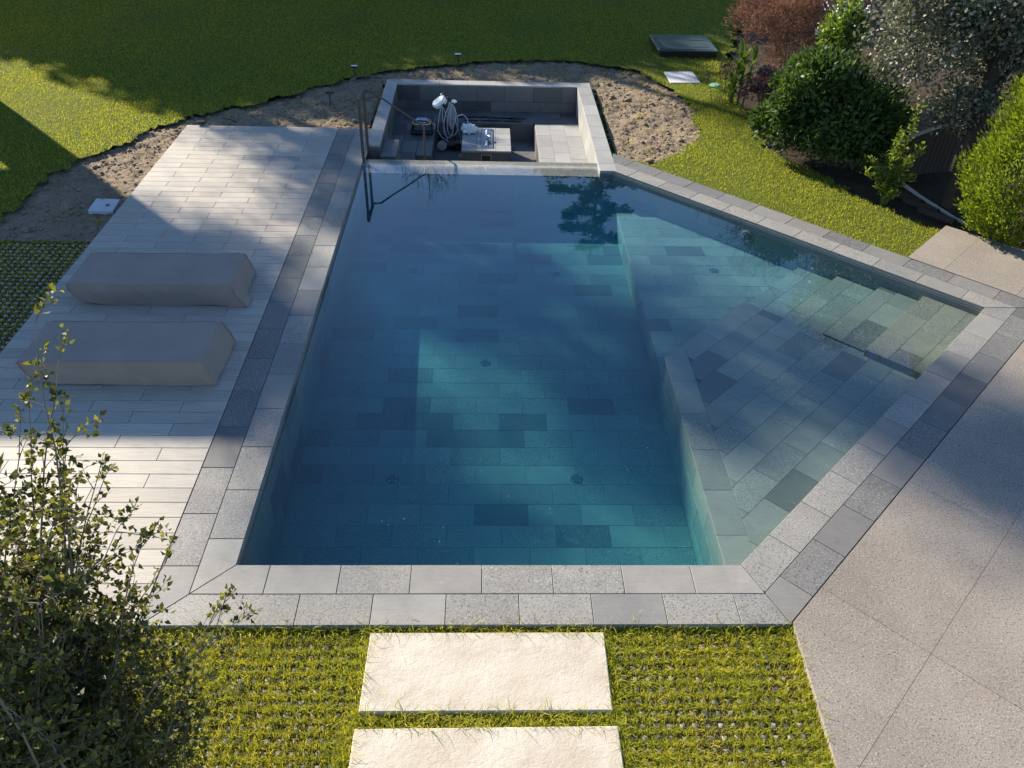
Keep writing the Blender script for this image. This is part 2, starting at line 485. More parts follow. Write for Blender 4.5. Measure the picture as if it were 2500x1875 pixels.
class MB:
    """Collects simple shapes into one mesh."""
    def __init__(s):
        s.v, s.f = [], []

    def add(s, v, f):
        o = len(s.v)
        s.v += [tuple(x) for x in v]
        s.f += [tuple(i + o for i in q) for q in f]
        return s

    def box(s, x0, x1, y0, y1, z0, z1):
        v = [(x0, y0, z0), (x1, y0, z0), (x1, y1, z0), (x0, y1, z0), (x0, y0, z1), (x1, y0, z1), (x1, y1, z1), (x0, y1, z1)]
        return s.add(v, [(3, 2, 1, 0), (4, 5, 6, 7), (0, 1, 5, 4), (1, 2, 6, 5), (2, 3, 7, 6), (3, 0, 4, 7)])

    def bbox(s, x0, x1, y0, y1, z0, z1, b=0.01):
        """box with chamfered edges on top and sides"""
        def ring(d, z):
            return [(x0 + d + b, y0 + d, z), (x1 - d - b, y0 + d, z), (x1 - d, y0 + d + b, z), (x1 - d, y1 - d - b, z),
                    (x1 - d - b, y1 - d, z), (x0 + d + b, y1 - d, z), (x0 + d, y1 - d - b, z), (x0 + d, y0 + d + b, z)]
        v = ring(b, z0) + ring(0, z0 + b) + ring(0, z1 - b) + ring(b, z1)
        f = [tuple(range(7, -1, -1)), tuple(range(24, 32))]
        for k in range(3):
            for i in range(8):
                j = (i + 1) % 8
                f.append((8 * k + i, 8 * k + j, 8 * k + 8 + j, 8 * k + 8 + i))
        return s.add(v, f)

    def tube(s, pts, r, n=8, cap=True):
        pts = [Vector(p_) for p_ in pts]
        rr = r if isinstance(r, (list, tuple)) else [r] * len(pts)
        v, f = [], []
        ref = None
        for i, p_ in enumerate(pts):
            d = (pts[min(i + 1, len(pts) - 1)] - pts[max(i - 1, 0)])
            if d.length < 1e-9:
                d = Vector((0, 0, 1))
            d.normalize()
            if ref is None:
                ref = Vector((0, 0, 1)) if abs(d.z) < .9 else Vector((1, 0, 0))
            a = d.cross(ref)
            if a.length < 1e-6:
                a = d.orthogonal()
            a.normalize()
            b = d.cross(a)
            ref = a.cross(d)
            for k in range(n):
                th = 2 * math.pi * k / n
                v.append(p_ + rr[i] * (math.cos(th) * a + math.sin(th) * b))
        for i in range(len(pts) - 1):
            for k in range(n):
                k2 = (k + 1) % n
                f.append((i * n + k, i * n + k2, (i + 1) * n + k2, (i + 1) * n + k))
        if cap:
            f.append(tuple(range(n - 1, -1, -1)))
            f.append(tuple((len(pts) - 1) * n + k for k in range(n)))
        return s.add(v, f)

    def lathe(s, c, prof, n=20, axis='z'):
        v, f = [], []
        for (r, h) in prof:
            for k in range(n):
                th = 2 * math.pi * k / n
                a, b = r * math.cos(th), r * math.sin(th)
                v.append((c[0] + a, c[1] + b, c[2] + h) if axis == 'z' else ((c[0] + a, c[1] + h, c[2] + b) if axis == 'y' else (c[0] + h, c[1] + a, c[2] + b)))
        for i in range(len(prof) - 1):
            for k in range(n):
                k2 = (k + 1) % n
                f.append((i * n + k, i * n + k2, (i + 1) * n + k2, (i + 1) * n + k))
        f.append(tuple(range(n - 1, -1, -1)))
        f.append(tuple((len(prof) - 1) * n + k for k in range(n)))
        return s.add(v, f)

    def prism(s, poly, z0, z1):
        n = len(poly)
        v = [(p_[0], p_[1], z0) for p_ in poly] + [(p_[0], p_[1], z1) for p_ in poly]
        f = [tuple(range(n - 1, -1, -1)), tuple(range(n, 2 * n))]
        for i in range(n):
            j = (i + 1) % n
            f.append((i, j, n + j, n + i))
        return s.add(v, f)

    def build(s, name, mat, parent=None, smooth=False):
        return mesh_py(name, s.v, s.f, mat, parent, smooth)


def struct(o, label=None):
    o['kind'] = 'structure'
    if label:
        o['label'] = label
    return o


# ---- polygon tools
def area(p):
    return 0.5 * sum(p[i][0] * p[(i + 1) % len(p)][1] - p[(i + 1) % len(p)][0] * p[i][1] for i in range(len(p)))


def ccw(p):
    return list(p) if area(p) > 0 else list(reversed(p))


def clip(sub, conv):
    conv = ccw(conv)
    out = list(sub)
    for i in range(len(conv)):
        a, b = conv[i], conv[(i + 1) % len(conv)]
        ex, ey = b[0] - a[0], b[1] - a[1]
        inp, out = out, []
        if not inp:
            return []
        d = [ex * (q[1] - a[1]) - ey * (q[0] - a[0]) for q in inp]
        for k in range(len(inp)):
            p1, p2, d1, d2 = inp[k], inp[(k + 1) % len(inp)], d[k], d[(k + 1) % len(inp)]
            if d1 >= -1e-9:
                out.append(p1)
            if (d1 > 1e-9 and d2 < -1e-9) or (d1 < -1e-9 and d2 > 1e-9):
                t_ = d1 / (d1 - d2)
                out.append((p1[0] + t_ * (p2[0] - p1[0]), p1[1] + t_ * (p2[1] - p1[1])))
    res = []
    for q in out:
        if not res or (abs(q[0] - res[-1][0]) + abs(q[1] - res[-1][1])) > 1e-4:
            res.append(q)
    if len(res) > 1 and abs(res[0][0] - res[-1][0]) + abs(res[0][1] - res[-1][1]) < 1e-4:
        res.pop()
    return res


def inset(p, d):
    p = ccw(p)
    lines = []
    n = len(p)
    for i in range(n):
        a, b = p[i], p[(i + 1) % n]
        L = math.hypot(b[0] - a[0], b[1] - a[1])
        nx, ny = -(b[1] - a[1]) / L, (b[0] - a[0]) / L
        lines.append((a[0] + nx * d, a[1] + ny * d, (b[0] - a[0]) / L, (b[1] - a[1]) / L))
    out = []
    for i in range(n):
        x1, y1, dx1, dy1 = lines[i - 1]
        x2, y2, dx2, dy2 = lines[i]
        den = dx1 * dy2 - dy1 * dx2
        if abs(den) < 1e-6:
            out.append((x2, y2))
        else:
            t_ = ((x2 - x1) * dy2 - (y2 - y1) * dx2) / den
            out.append((x1 + t_ * dx1, y1 + t_ * dy1))
    return out


class Frame:
    def __init__(s, o, u, v):
        s.o, s.u, s.v = Vector(o), Vector(u).normalized(), Vector(v).normalized()
        s.n = s.u.cross(s.v)

    def w(s, a, b, h=0.0):
        return s.o + a * s.u + b * s.v + h * s.n


XY = Frame((0, 0, 0), (1, 0, 0), (0, 1, 0))


def stone(name, poly, fr, mat, parent, thick=0.03, gap=0.004, bev=0.003, lift=0.0, jit=0.0008):
    """One cut piece: bevelled top, straight sides, its top flush with the frame plane (+lift)."""
    if len(poly) < 3 or abs(area(poly)) < 0.004:
        return None
    cl_ = []
    for q in ccw(poly):
        if not cl_ or math.hypot(q[0] - cl_[-1][0], q[1] - cl_[-1][1]) > .012:
            cl_.append(q)
    if len(cl_) > 3 and math.hypot(cl_[0][0] - cl_[-1][0], cl_[0][1] - cl_[-1][1]) < .012:
        cl_.pop()
    if len(cl_) < 3:
        return None
    poly = cl_
    p0 = inset(poly, gap * 0.5)
    if area(p0) < 0.002:
        return None
    p1 = inset(p0, bev)
    if area(p1) < 0.0015:
        return None
    n = len(p0)
    cx = sum(q[0] for q in p0) / n
    cy = sum(q[1] for q in p0) / n
    h = lift + random.uniform(-jit, jit)
    c = fr.w(cx, cy, h)
    vs = [fr.w(q[0], q[1], h - thick) - c for q in p0] + [fr.w(q[0], q[1], h - bev) - c for q in p0] + [fr.w(q[0], q[1], h) - c for q in p1]
    f = [tuple(range(2 * n, 3 * n))]
    for k in range(2):
        for i in range(n):
            j = (i + 1) % n
            f.append((k * n + i, k * n + j, (k + 1) * n + j, (k + 1) * n + i))
    me = bpy.data.meshes.new(name)
    me.from_pydata(vs, [], f)
    me.materials.append(mat)
    o = bpy.data.objects.new(name, me)
    COL.objects.link(o)
    o.location = c
    setp(o, parent)
    return o


def tiles(name, region, fr, L, W, mat, parent, u0=0.0, v0=0.0, shift=0.5, **kw):
    """Running-bond pieces over a convex region given in frame coordinates."""
    us = [q[0] for q in region]
    vs = [q[1] for q in region]
    out = []
    k0 = math.floor((min(vs) - v0) / W)
    k1 = math.ceil((max(vs) - v0) / W)
    for k in range(k0, k1):
        b = v0 + k * W
        off = u0 + (shift * L * (k % 2) if shift == 0.5 else (shift * k * L) % L)
        i0 = math.floor((min(us) - off) / L)
        i1 = math.ceil((max(us) - off) / L)
        for i in range(i0, i1):
            a = off + i * L
            q = clip([(a, b), (a + L, b), (a + L, b + W), (a, b + W)], region)
            if len(q) >= 3:
                o = stone(name, q, fr, mat, parent, **kw)
                if o:
                    out.append(o)
    return out


def part(name, mb_or_obj, mat, parent, **kw):
    """child mesh: geometry given in world coordinates, origin shifted to the parent's."""
    return mb_or_obj.build(name, mat, parent, **kw)


# ------------------------------------------------------------------ plan of the place (metres; top of the coping is z = 0)
A = (-2.08, 4.69)
B = (2.243, 4.70)
C = (6.494, 8.976)
D = (2.18, 13.235)
E_ = (1.94, 13.235)
WL = -0.075                      # water level
S2 = math.sqrt(0.5)
ubc = Vector((C[0] - B[0], C[1] - B[1], 0)).normalized()
ucd = Vector((D[0] - C[0], D[1] - C[1], 0)).normalized()
DECK = (-5.46, -2.70, 4.07, 15.03)
POOL_POLY = [(A[0], A[1]), B, C, D, E_, (1.94, 13.6), (-2.08, 13.6)]


def inside(px, py, poly):
    x, y = np.asarray(px), np.asarray(py)
    r = np.zeros(x.shape, bool)
    n = len(poly)
    for i in range(n):
        x1, y1 = poly[i]
        x2, y2 = poly[(i + 1) % n]
        c = ((y1 > y) != (y2 > y))
        with np.errstate(divide='ignore', invalid='ignore'):
            xi = (x2 - x1) * (y - y1) / (y2 - y1 + 1e-12) + x1
        r ^= c & (x < xi)
    return r


def grid_sheet(name, x0, x1, y0, y1, step, zf, keep, mat, smooth=False):
    """Sheet of square cells over an area; keep(cx, cy) chooses cells; zf gives heights."""
    nx, ny = int(round((x1 - x0) / step)), int(round((y1 - y0) / step))
    xs = x0 + np.arange(nx + 1) * step
    ys = y0 + np.arange(ny + 1) * step
    gx, gy = np.meshgrid(xs, ys)
    cx, cy = np.meshgrid(xs[:-1] + step / 2, ys[:-1] + step / 2)
    kk = keep(cx, cy)
    idx = np.arange((nx + 1) * (ny + 1)).reshape(ny + 1, nx + 1)
    f = np.stack([idx[:-1, :-1][kk], idx[:-1, 1:][kk], idx[1:, 1:][kk], idx[1:, :-1][kk]], 1)
    used = np.unique(f)
    remap = -np.ones(idx.size, int)
    remap[used] = np.arange(len(used))
    vx, vy = gx.ravel()[used], gy.ravel()[used]
    vz = zf(vx, vy)
    return mesh_np(name, np.stack([vx, vy, vz], 1), remap[f], mat, None, smooth)


SOIL = [(-7.4, 10.5), (-7.09, 11.26), (-7.05, 12.41), (-6.87, 13.51), (-6.43, 14.09), (-6.09, 15.02), (-5.33, 15.93), (-4.47, 16.46),
        (-3.87, 17.12), (-2.97, 18.16), (-2.04, 18.82), (-0.52, 19.46), (0.54, 19.79), (2.16, 19.84), (3.37, 19.2), (3.99, 17.92),
        (4.21, 16.47), (4.03, 15.17), (3.63, 14.46), (2.87, 13.67), (2.0, 14.2), (2.0, 17.8), (-2.0, 17.8), (-2.0, 15.0), (-5.4, 15.0), (-5.4, 10.5)]
BED = [(5.24, 17.24), (5.33, 16.26), (5.1, 14.53), (5.51, 13.89), (5.86, 13.2), (6.12, 12.37), (6.49, 11.96), (6.81, 11.48), (7.04, 11.37),
       (7.29, 10.95), (7.87, 10.56), (9.2, 9.6), (15, 6.5), (24, 12), (24, 30), (8.5, 30), (6.2, 21.5), (5.3, 19.0)]
BC6 = (B[0] + ubc.x * 6.66, B[1] + ubc.y * 6.66)
SURROUND = [(-2.72, 4.05), (2.52, 4.05), (7.1, 8.98), (2.3, 13.9), (2.2, 17.95), (-2.05, 17.95), (-2.05, 15.0), (-5.44, 15.0), (-5.44, 3.9)]

# ------------------------------------------------------------------ ground sheets
mbg = MB()
for (x0, x1, y0, y1) in ((-300, 300, 40, 500), (-300, 300, -200, -6), (-300, -30, -6, 40), (30, 300, -6, 40)):
    mbg.add([(x0, y0, -.2), (x1, y0, -.2), (x1, y1, -.2), (x0, y1, -.2)], [(0, 1, 2, 3)])
struct(mbg.build('ground', M['turfbase']))
HOLE = [(-2.2, 4.6), (2.3, 4.6), (6.7, 9.0), (2.35, 13.5), (2.35, 18.0), (-2.2, 18.0)]
struct(grid_sheet('ground', -30, 30, -6, 40, 0.25, lambda x, y: np.full(x.shape, -.19), lambda x, y: ~inside(x, y, HOLE), M['turfbase']))


def fbm(x, y, s, o=0.0):
    return np.array([mnoise.fractal(Vector((a * s, b * s, o)), 1.0, 2.0, 4) for a, b in zip(x, y)])


def soil_z(x, y):
    a = fbm(x, y, 1.1)
    b = fbm(x, y, 5.5, 3.3)
    c = np.array([mnoise.noise(Vector((p_ * 15, q_ * 15, 1.7))) for p_, q_ in zip(x, y)])
    d = np.array([mnoise.noise(Vector((p_ * 31, q_ * 31, 8.7))) for p_, q_ in zip(x, y)])
    return -.135 + .03 * a + .03 * b + .028 * np.maximum(c, -.25) + .014 * d


def near_soil(x, y):
    k = inside(x, y, SOIL)
    for a_ in range(8):
        k |= inside(x + .22 * math.cos(a_ * .785), y + .22 * math.sin(a_ * .785), SOIL)
    return k & ~inside(x, y, HOLE)


so = grid_sheet('soil', -7.8, 4.6, 10.2, 20.2, 0.04, soil_z, near_soil, M['soil'])
struct(so)

def wav(x, y):
    return .06 * np.sin(7 * x + 3 * y) + .05 * np.sin(13 * y - 5 * x) + .035 * np.sin(29 * x + 17 * y) + .02 * np.sin(53 * x - 41 * y)


lawn_keep = lambda x, y: (~inside(x + .9 * wav(x, y), y + .9 * wav(y, x), SOIL)) & (~inside(x + wav(x, y), y + wav(y, x), BED)) & (~inside(x, y, SURROUND)) & ((y > 10.5) | (x > 0)) & ~((x > 6.16) & (y < 10.42 + (x - 6.16) * 1.08))
lawn_z = lambda x, y: np.full(x.shape, -.067) + .008 * np.sin(x * 1.3) * np.sin(y * .9)
FINE = lambda x, y: (x > -8) & (x < 8) & (y > 10) & (y < 21)
struct(grid_sheet('lawn', -8, 8, 10, 21, 0.05, lawn_z, lawn_keep, M['turfbase']))
struct(grid_sheet('lawn', -24, 14, 9.0, 36, 0.2, lawn_z, lambda x, y: lawn_keep(x, y) & ~FINE(x, y), M['turfbase']))
bed_fine = lambda x, y: (x < 10.4) & (y > 8.4) & (y < 19.6)
bed_z = lambda x, y: -.12 + .05 * fbm(x, y, .9, 7.0) + .02 * fbm(x, y, 6.0, 2.0)
struct(grid_sheet('planting_bed', 4.8, 10.4, 8.4, 19.6, 0.07, bed_z, lambda x, y: inside(x + wav(x, y), y + wav(y, x), BED), M['bedsoil']))
struct(grid_sheet('planting_bed', 4.8, 24, 6.4, 30, 0.4, bed_z, lambda x, y: inside(x, y, BED) & ~bed_fine(x, y), M['bedsoil']))
struct(MB().add([(-10, 1.0, -.075), (2.6, 1.0, -.075), (2.6, 4.3, -.075), (-10, 4.3, -.075)], [(0, 1, 2, 3)])
       .add([(-12, 4.3, -.08), (-5.3, 4.3, -.08), (-5.3, 10.6, -.08), (-12, 10.6, -.08)], [(0, 1, 2, 3)]).build('grass_paver_bed', M['bedsoil']))

# ------------------------------------------------------------------ deck of wood-look planks
deck = struct(MB().box(-5.455, -2.705, 4.08, 15.025, -.09, -.022).build('deck', M['joint']))
tiles('plank', [(-5.46, 4.075), (-2.70, 4.075), (-2.70, 15.03), (-5.46, 15.03)], XY, 0.932, 0.1868, M['plank'], deck, u0=-4.09, v0=11.961 - 60 * .1868,
      thick=0.02, gap=0.005, bev=0.002)

# ------------------------------------------------------------------ coping rings
sur = struct(MB().prism([(-2.69, 4.085), (2.49, 4.085), (2.23, 4.695), (-2.085, 4.695)], -.13, -.034)
             .prism([(-2.69, 4.1), (-2.085, 4.70), (-2.085, 15.02), (-2.69, 15.02)], -.13, -.034)
             .build('pool_surround', M['mortar']))
FB = Frame((B[0], B[1], 0), ubc, (-ubc.y, ubc.x, 0))       # u along B to C, v inwards
FC = Frame((C[0], C[1], 0), ucd, (-ucd.y, ucd.x, 0))
LBC = (Vector(C) - Vector(B)).length
LCD = (Vector(D) - Vector(C)).length
T8 = math.tan(R(22.5))
mb2 = MB()
mb2.prism([FB.w(0, -.005), FB.w(-.62 * T8, -.61), FB.w(LBC + .618, -.618), FB.w(LBC + .005, -.005)], -.13, -.034)
mb2.prism([FC.w(0.0, -.005), FC.w(-.618, -.618), FC.w(LCD + .45, -.618), FC.w(LCD + .02, -.005)], -.131, -.0345)
o = mb2.build('coping_bed', M['mortar'], sur)
Wc = 0.308
KW = dict(thick=0.032, gap=0.005, bev=0.003)
for k in range(2):
    y1, y0 = A[1] - k * Wc, A[1] - (k + 1) * Wc
    i, j = k * Wc, (k + 1) * Wc
    # near run, with mitred ends
    reg = [(A[0] - j, y0), (B[0] + j * T8, y0), (B[0] + i * T8, y1), (A[0] - i, y1)]
    tiles('coping_stone', reg, XY, 0.597, Wc, M['coping'], sur, u0=(-1.792 if k == 0 else -2.083), v0=y0, shift=0, **KW)
    # left run
    reg = [(A[0] - j, A[1] - j), (A[0] - i, A[1] - i), (A[0] - i, 15.03), (A[0] - j, 15.03)]
    FL = Frame((0, 0, 0), (0, 1, 0), (-1, 0, 0))
    regl = [(q[1], -q[0]) for q in reg]
    tiles('coping_stone', regl, FL, 0.605, Wc, M['coping'] if k == 0 else M['copingdark'], sur, u0=(4.983 if k == 0 else 4.678), v0=-A[0] + i, shift=0, **KW)
    # B to C run
    reg = [(-i * T8, -i), (-j * T8, -j), (LBC + j, -j), (LBC + i, -i)]
    tiles('coping_stone', reg, FB, 0.598, Wc, M['coping'] if k == 0 else M['copingdark'], sur, u0=(0.479 if k == 0 else 0.121), v0=-j, shift=0, **KW)
    # C to D run
    e0, e1 = LCD + (0.0 if k == 0 else .23), LCD + (.23 if k == 0 else .46)
    reg = [(-i, -i), (-j, -j), (e1 + .04, -j), (e0 + .04, -i)]
    tiles('coping_stone', reg, FC, 0.608, Wc, M['coping'] if k == 0 else M['copingdark'], sur, u0=(0.305 if k == 0 else -0.004), v0=-j, shift=0, **KW)

# ------------------------------------------------------------------ terrace and path slabs
TCLIP = [(2.42, -6), (40, -6), (40, 60), (2.52, 4.10), (2.47, 2.94)]
ter = struct(MB().prism(clip(ccw([tuple(FB.w(a, b)[:2]) for a, b in ((-6, -9), (6.66, -9), (6.66, -.624), (-6, -.624))]), TCLIP), -.14, -.006).build('terrace', M['slabjoint']))
KT = dict(thick=0.04, gap=0.003, bev=0.001)
half = [(2.475, -6), (40, -6), (40, 30), (2.52, 30)]
reg_xy = clip([tuple(FB.w(a, b)[:2]) for a, b in ((-6, -9), (6.64, -9), (6.64, -.621), (-6, -.621))], TCLIP)
reg = [((q[0] - B[0]) * ubc.x + (q[1] - B[1]) * ubc.y, -(q[0] - B[0]) * ubc.y + (q[1] - B[1]) * ubc.x) for q in reg_xy]
def band(rg, v_lo, v_hi):
    return clip(rg, [(-50, v_lo), (50, v_lo), (50, v_hi), (-50, v_hi)])


tiles('slab', band(reg, -1.548, -.62), FB, 1.832, 0.93, M['terrace'], ter, u0=0.26, v0=-1.548, shift=0, **KT)
for k in range(4):
    lo = -1.548 - 1.85 * (k + 1)
    tiles('slab', band(reg, lo, lo + 1.85), FB, 1.832, 1.85, M['terrace'], ter, u0=0.26 + .916 * (k % 2), v0=lo, shift=0, **KT)
mb3 = MB().prism([FB.w(6.67, 1.25), FB.w(6.67, -9), FB.w(8.1, -9), FB.w(8.1, 1.25)], -.14, -.006)
mb3.build('slab_bed', M['slabjoint'], ter)
tiles('slab', [(6.66, 1.28), (6.66, -9), (8.35, -9), (8.11, 1.28)], FB, 1.9, 0.955, M['terrace'], ter, u0=6.66, v0=-.19 - .955 * 9, shift=0, **KT)

# ------------------------------------------------------------------ swimming pool
pool = empty('swimming_pool', (0, 9, -1.0), 'long stone lined pool with clear blue water, a sun shelf and corner steps', 'pool')


def wall_prism(mb, p, q, th, z0, z1):
    d = (Vector(q) - Vector(p)).normalized()
    nx, ny = d.y, -d.x            # outwards for a ccw outline
    mb.prism([p, (p[0] + nx * th, p[1] + ny * th), (q[0] + nx * th, q[1] + ny * th), q], z0, z1)


def floor_z(y):
    return -1.03 + (y - 4.7) * 0.0272


sh = MB()
for p_, q_ in (((A[0] - .15, A[1] - .002), (B[0] + .08, B[1] - .002)), (B, C), (C, (D[0], D[1])), (D, E_)):
    wall_prism(sh, p_, q_, .16, -1.5, -.0345)
sh.box(A[0] - .16, A[0], A[1], 13.72, -1.5, -.0345)
wallshell = sh.build('pool_wall', M['concrete'], pool)
vF = Vector((0, 1, .0272))
FF = Frame((0, 4.7, -1.03), (1, 0, 0), vF)
fl = MB().add([(-2.1, 4.6, floor_z(4.6) - .02), (2.22, 4.6, floor_z(4.6) - .02), (2.22, 13.3, floor_z(13.3) - .02), (-2.1, 13.3, floor_z(13.3) - .02),
               (-2.1, 4.6, -1.5), (2.22, 4.6, -1.5), (2.22, 13.3, -1.5), (-2.1, 13.3, -1.5)],
              [(0, 1, 2, 3), (7, 6, 5, 4), (0, 4, 5, 1), (1, 5, 6, 2), (2, 6, 7, 3), (3, 7, 4, 0)]).build('pool_floor', M['joint'], pool)
KP = dict(thick=0.018, gap=0.0035, bev=0.0015)
PT = M['pooltile']
tiles('tile', [(-2.08, 0), (2.2, 0), (2.2, 8.6), (-2.08, 8.6)], FF, 0.575, 0.302, PT, fl, u0=-.66, v0=3.188, **KP)
# left wall, weir front, wall along C-D
FLW = Frame((-2.08, 0, 0), (0, 1, 0), (0, 0, 1))
lwall = MB().box(-2.095, -2.082, 4.7, 13.5, -1.2, -.036).build('pool_wall', M['joint'], pool)
tiles('tile', [(4.7, -1.03), (13.4, -.79), (13.4, -.036), (4.7, -.036)], FLW, 0.6, 0.3, PT, lwall, u0=4.9, v0=-.336, lift=0.003, **KP)
FCD = Frame((D[0], D[1], 0), -ucd, (0, 0, 1))
cwall = MB().prism([FCD.w(0, 0, -.004), FCD.w(LCD, 0, -.004), FCD.w(LCD, 0, -.02), FCD.w(0, 0, -.02)], -.6, -.036).build('pool_wall', M['joint'], pool)
tiles('tile', [(0, -.52), (LCD, -.52), (LCD, -.036), (0, -.036)], FCD, 0.6, 0.3, PT, cwall, u0=.1, v0=-.336, lift=0.002, **KP)
# lower shelf
SHZ = -0.50
shelf_poly = [(2.2, 8.02), (4.80, 10.62), (2.2, 13.21)]
shelf = MB().prism([(2.22, 4.7), (2.3, 4.72), (4.82, 10.64), (2.2, 13.28), (2.22, 13.28)], -1.5, SHZ - .02).build('shelf', M['joint'], pool)
tiles('tile', shelf_poly, Frame((0, 0, SHZ), (1, 0, 0), (0, 1, 0)), 0.6, 0.302, PT, shelf, u0=2.2, v0=8.19 - .302 * 10, **KP)
# sun shelf and steps share one body each
PZ = -0.24
FP = Frame((C[0], C[1], 0), -ubc, -ubc.cross(Vector((0, 0, 1))))     # u from C back to B
q2 = lambda u_, d_: tuple((Vector((C[0], C[1], 0)) - ubc * u_ + ucd * d_)[:2])


def fr_step(z):
    return Frame((C[0], C[1], z), ucd, ucd.cross(Vector((0, 0, -1))))


FS = fr_step(0)
sgn = 1 if (FS.w(0, 1) - Vector((C[0], C[1], 0))).dot(-ubc) > 0 else -1


def stp(poly_dv, z, name, zb):
    """poly in (distance from the B-C side along C-D, distance from C-D)"""
    pts = [tuple((Vector((C[0], C[1], 0)) + ucd * d_ - ubc * v_)[:2]) for d_, v_ in poly_dv]
    body = MB().prism(ccw(inset(pts, .004)), zb, z - .019).build(name, PT, pool)
    return pts, body


def step_tiles(pts, z, body, L=0.6, W=0.302, d0=0.0, v0=0.0):
    fr = Frame((C[0], C[1], z), -ubc, Vector((0, 0, 1)).cross(-ubc))
    pl = [((Vector((q[0], q[1], 0)) - Vector((C[0], C[1], 0))).dot(fr.u), (Vector((q[0], q[1], 0)) - Vector((C[0], C[1], 0))).dot(fr.v)) for q in pts]
    tiles('tile', pl, fr, L, W, PT, body, u0=v0, v0=d0, **KP)


for (d0, d1, v1, z) in ((0, .75, 1.83, -.147), (.75, 1.33, 1.72, PZ), (1.33, 1.94, 1.75, -.325), (1.94, 2.53, 2.0, -.415)):
    pts, body = stp([(d0, 0), (d1, 0), (d1, v1), (d0, v1)], z, 'step', -1.0)
    step_tiles(pts, z, body, d0=d1 - .302, v0=.12 * d0)
plat = [(2.19, 4.70), B, q2(1.83, 0), q2(1.83, .75), q2(1.71, .75), q2(1.71, 1.33), q2(1.76, 1.33), (3.511, 9.463), (2.19, 8.12)]
platp = [(2.19, 4.70), B, q2(1.765, 0), (3.511, 9.463), (2.19, 8.12)]
ss = MB().prism(ccw([(2.205, 4.70), (2.243, 4.70), q2(1.84, 0), q2(1.84, .74), q2(1.775, .76), (3.505, 9.445), (2.205, 8.11)]), -1.2, PZ - .02).build('sun_shelf', PT, pool)
rim = [(2.19, 4.70), (2.49, 4.95), (2.49, 8.0), (2.19, 8.12)]
tiles('tile', [(q[1], -q[0]) for q in ccw(rim)], Frame((0, 0, PZ), (0, 1, 0), (-1, 0, 0)), 0.6, 0.32, PT, ss, u0=5.25, v0=-2.51, shift=0, **KP)
fr = Frame((2.49, 8.0, PZ), ubc, Vector((0, 0, 1)).cross(ubc))
pl = [((Vector((q[0], q[1], 0)) - fr.o).dot(fr.u), (Vector((q[0], q[1], 0)) - fr.o).dot(fr.v)) for q in
      clip(clip([(2.49, 4.9), (2.49, 8.0), (2.19, 8.12), (3.511, 9.463), q2(1.765, 0), B][::-1], [(2.49, 0), (20, 0), (20, 20), (2.49, 20)]), platp)]
tiles('tile', pl, fr, 0.6, 0.302, PT, ss, u0=.1, v0=.017, **KP)
corner = clip(platp, [(0, 8.0 + 0.0), (2.49, 8.0), (2.49, 20), (0, 20)])
stone('tile', ccw(corner), Frame((0, 0, PZ), (1, 0, 0), (0, 1, 0)), PT, ss, **KP)
# riser of the sun shelf and of the lower shelf towards the deep part
FRW = Frame((2.2, 0, 0), (0, -1, 0), (0, 0, 1))
rw = MB().box(2.204, 2.215, 4.7, 13.2, -1.2, SHZ - .02).build('pool_wall', M['joint'], pool)
tiles('tile', [(-8.1, -.95), (-4.7, -1.03), (-4.7, PZ - .018), (-8.1, PZ - .018)], FRW, 0.6, 0.3, PT, rw, u0=-5.0, v0=-.558, **KP)
tiles('tile', [(-13.2, -.81), (-8.1, -.95), (-8.1, SHZ - .018), (-13.2, SHZ - .018)], FRW, 0.6, 0.3, PT, rw, u0=-8.1, v0=-.818, **KP)
# weir wall between the pool and the lounge
weir = MB().add([(-2.08, 13.23, -1.2), (1.94, 13.23, -1.2), (1.94, 13.70, -1.2), (-2.08, 13.70, -1.2),
                 (-2.08, 13.23, -.13), (1.94, 13.23, -.13), (1.94, 13.70, -.09), (-2.08, 13.70, -.09)],
                [(3, 2, 1, 0), (4, 5, 6, 7), (0, 1, 5, 4), (1, 2, 6, 5), (2, 3, 7, 6), (3, 0, 4, 7)]).build('weir', PT, pool)
FW = Frame((0, 13.22, -.10), (1, 0, 0), (0, .49, .042))
tiles('cap_stone', [(-2.08, 0), (1.94, 0), (1.94, .49), (-2.08, .49)], FW, 0.6, 0.49, PT, weir, u0=-1.3, v0=0, shift=0, **KP)
tiles('tile', [(-2.08, -.80), (1.94, -.80), (1.94, -.14), (-2.08, -.14)], Frame((0, 13.225, 0), (1, 0, 0), (0, 0, 1)), 0.6, 0.3, PT, weir, u0=-1.3, v0=-.44, **KP)
# floor drains and the underwater lamp
for k, (x, y, z) in enumerate(((.02, 8.92, None), (-1.01, 6.76, None), (1.06, 6.77, None), (1.11, 11.22, None), (-1.09, 11.26, None), (3.42, 10.75, SHZ))):
    zz = floor_z(y) if z is None else z
    d = MB().lathe((x, y, zz), [(.075, 0), (.075, .003), (.068, .006), (.03, .007), (.0, .007)], 20).build('drain', M['grate'], pool)
    sc = MB()
    for a in range(4):
        sc.lathe((x + .055 * math.cos(a * 1.571 + .78), y + .055 * math.sin(a * 1.571 + .78), zz + .013), [(.007, -.006), (.007, -.004)], 8)
    sc.build('screw', M['steel'], d)
lc = FCD.w(2.62, -.27, 0)
lm = MB()
nrm = FCD.n
for ring_r, hgt in ((.115, .0),):
    pts_o = []
v_, f_ = [], []
N_ = 24
prof = [(.12, .0), (.12, .014), (.10, .022), (.095, .016), (.0, .02)]
for (r_, h_) in prof:
    for k in range(N_):
        th = 2 * math.pi * k / N_
        v_.append(lc + FCD.u * (r_ * math.cos(th)) + FCD.v * (r_ * math.sin(th)) + nrm * (h_ + .004))
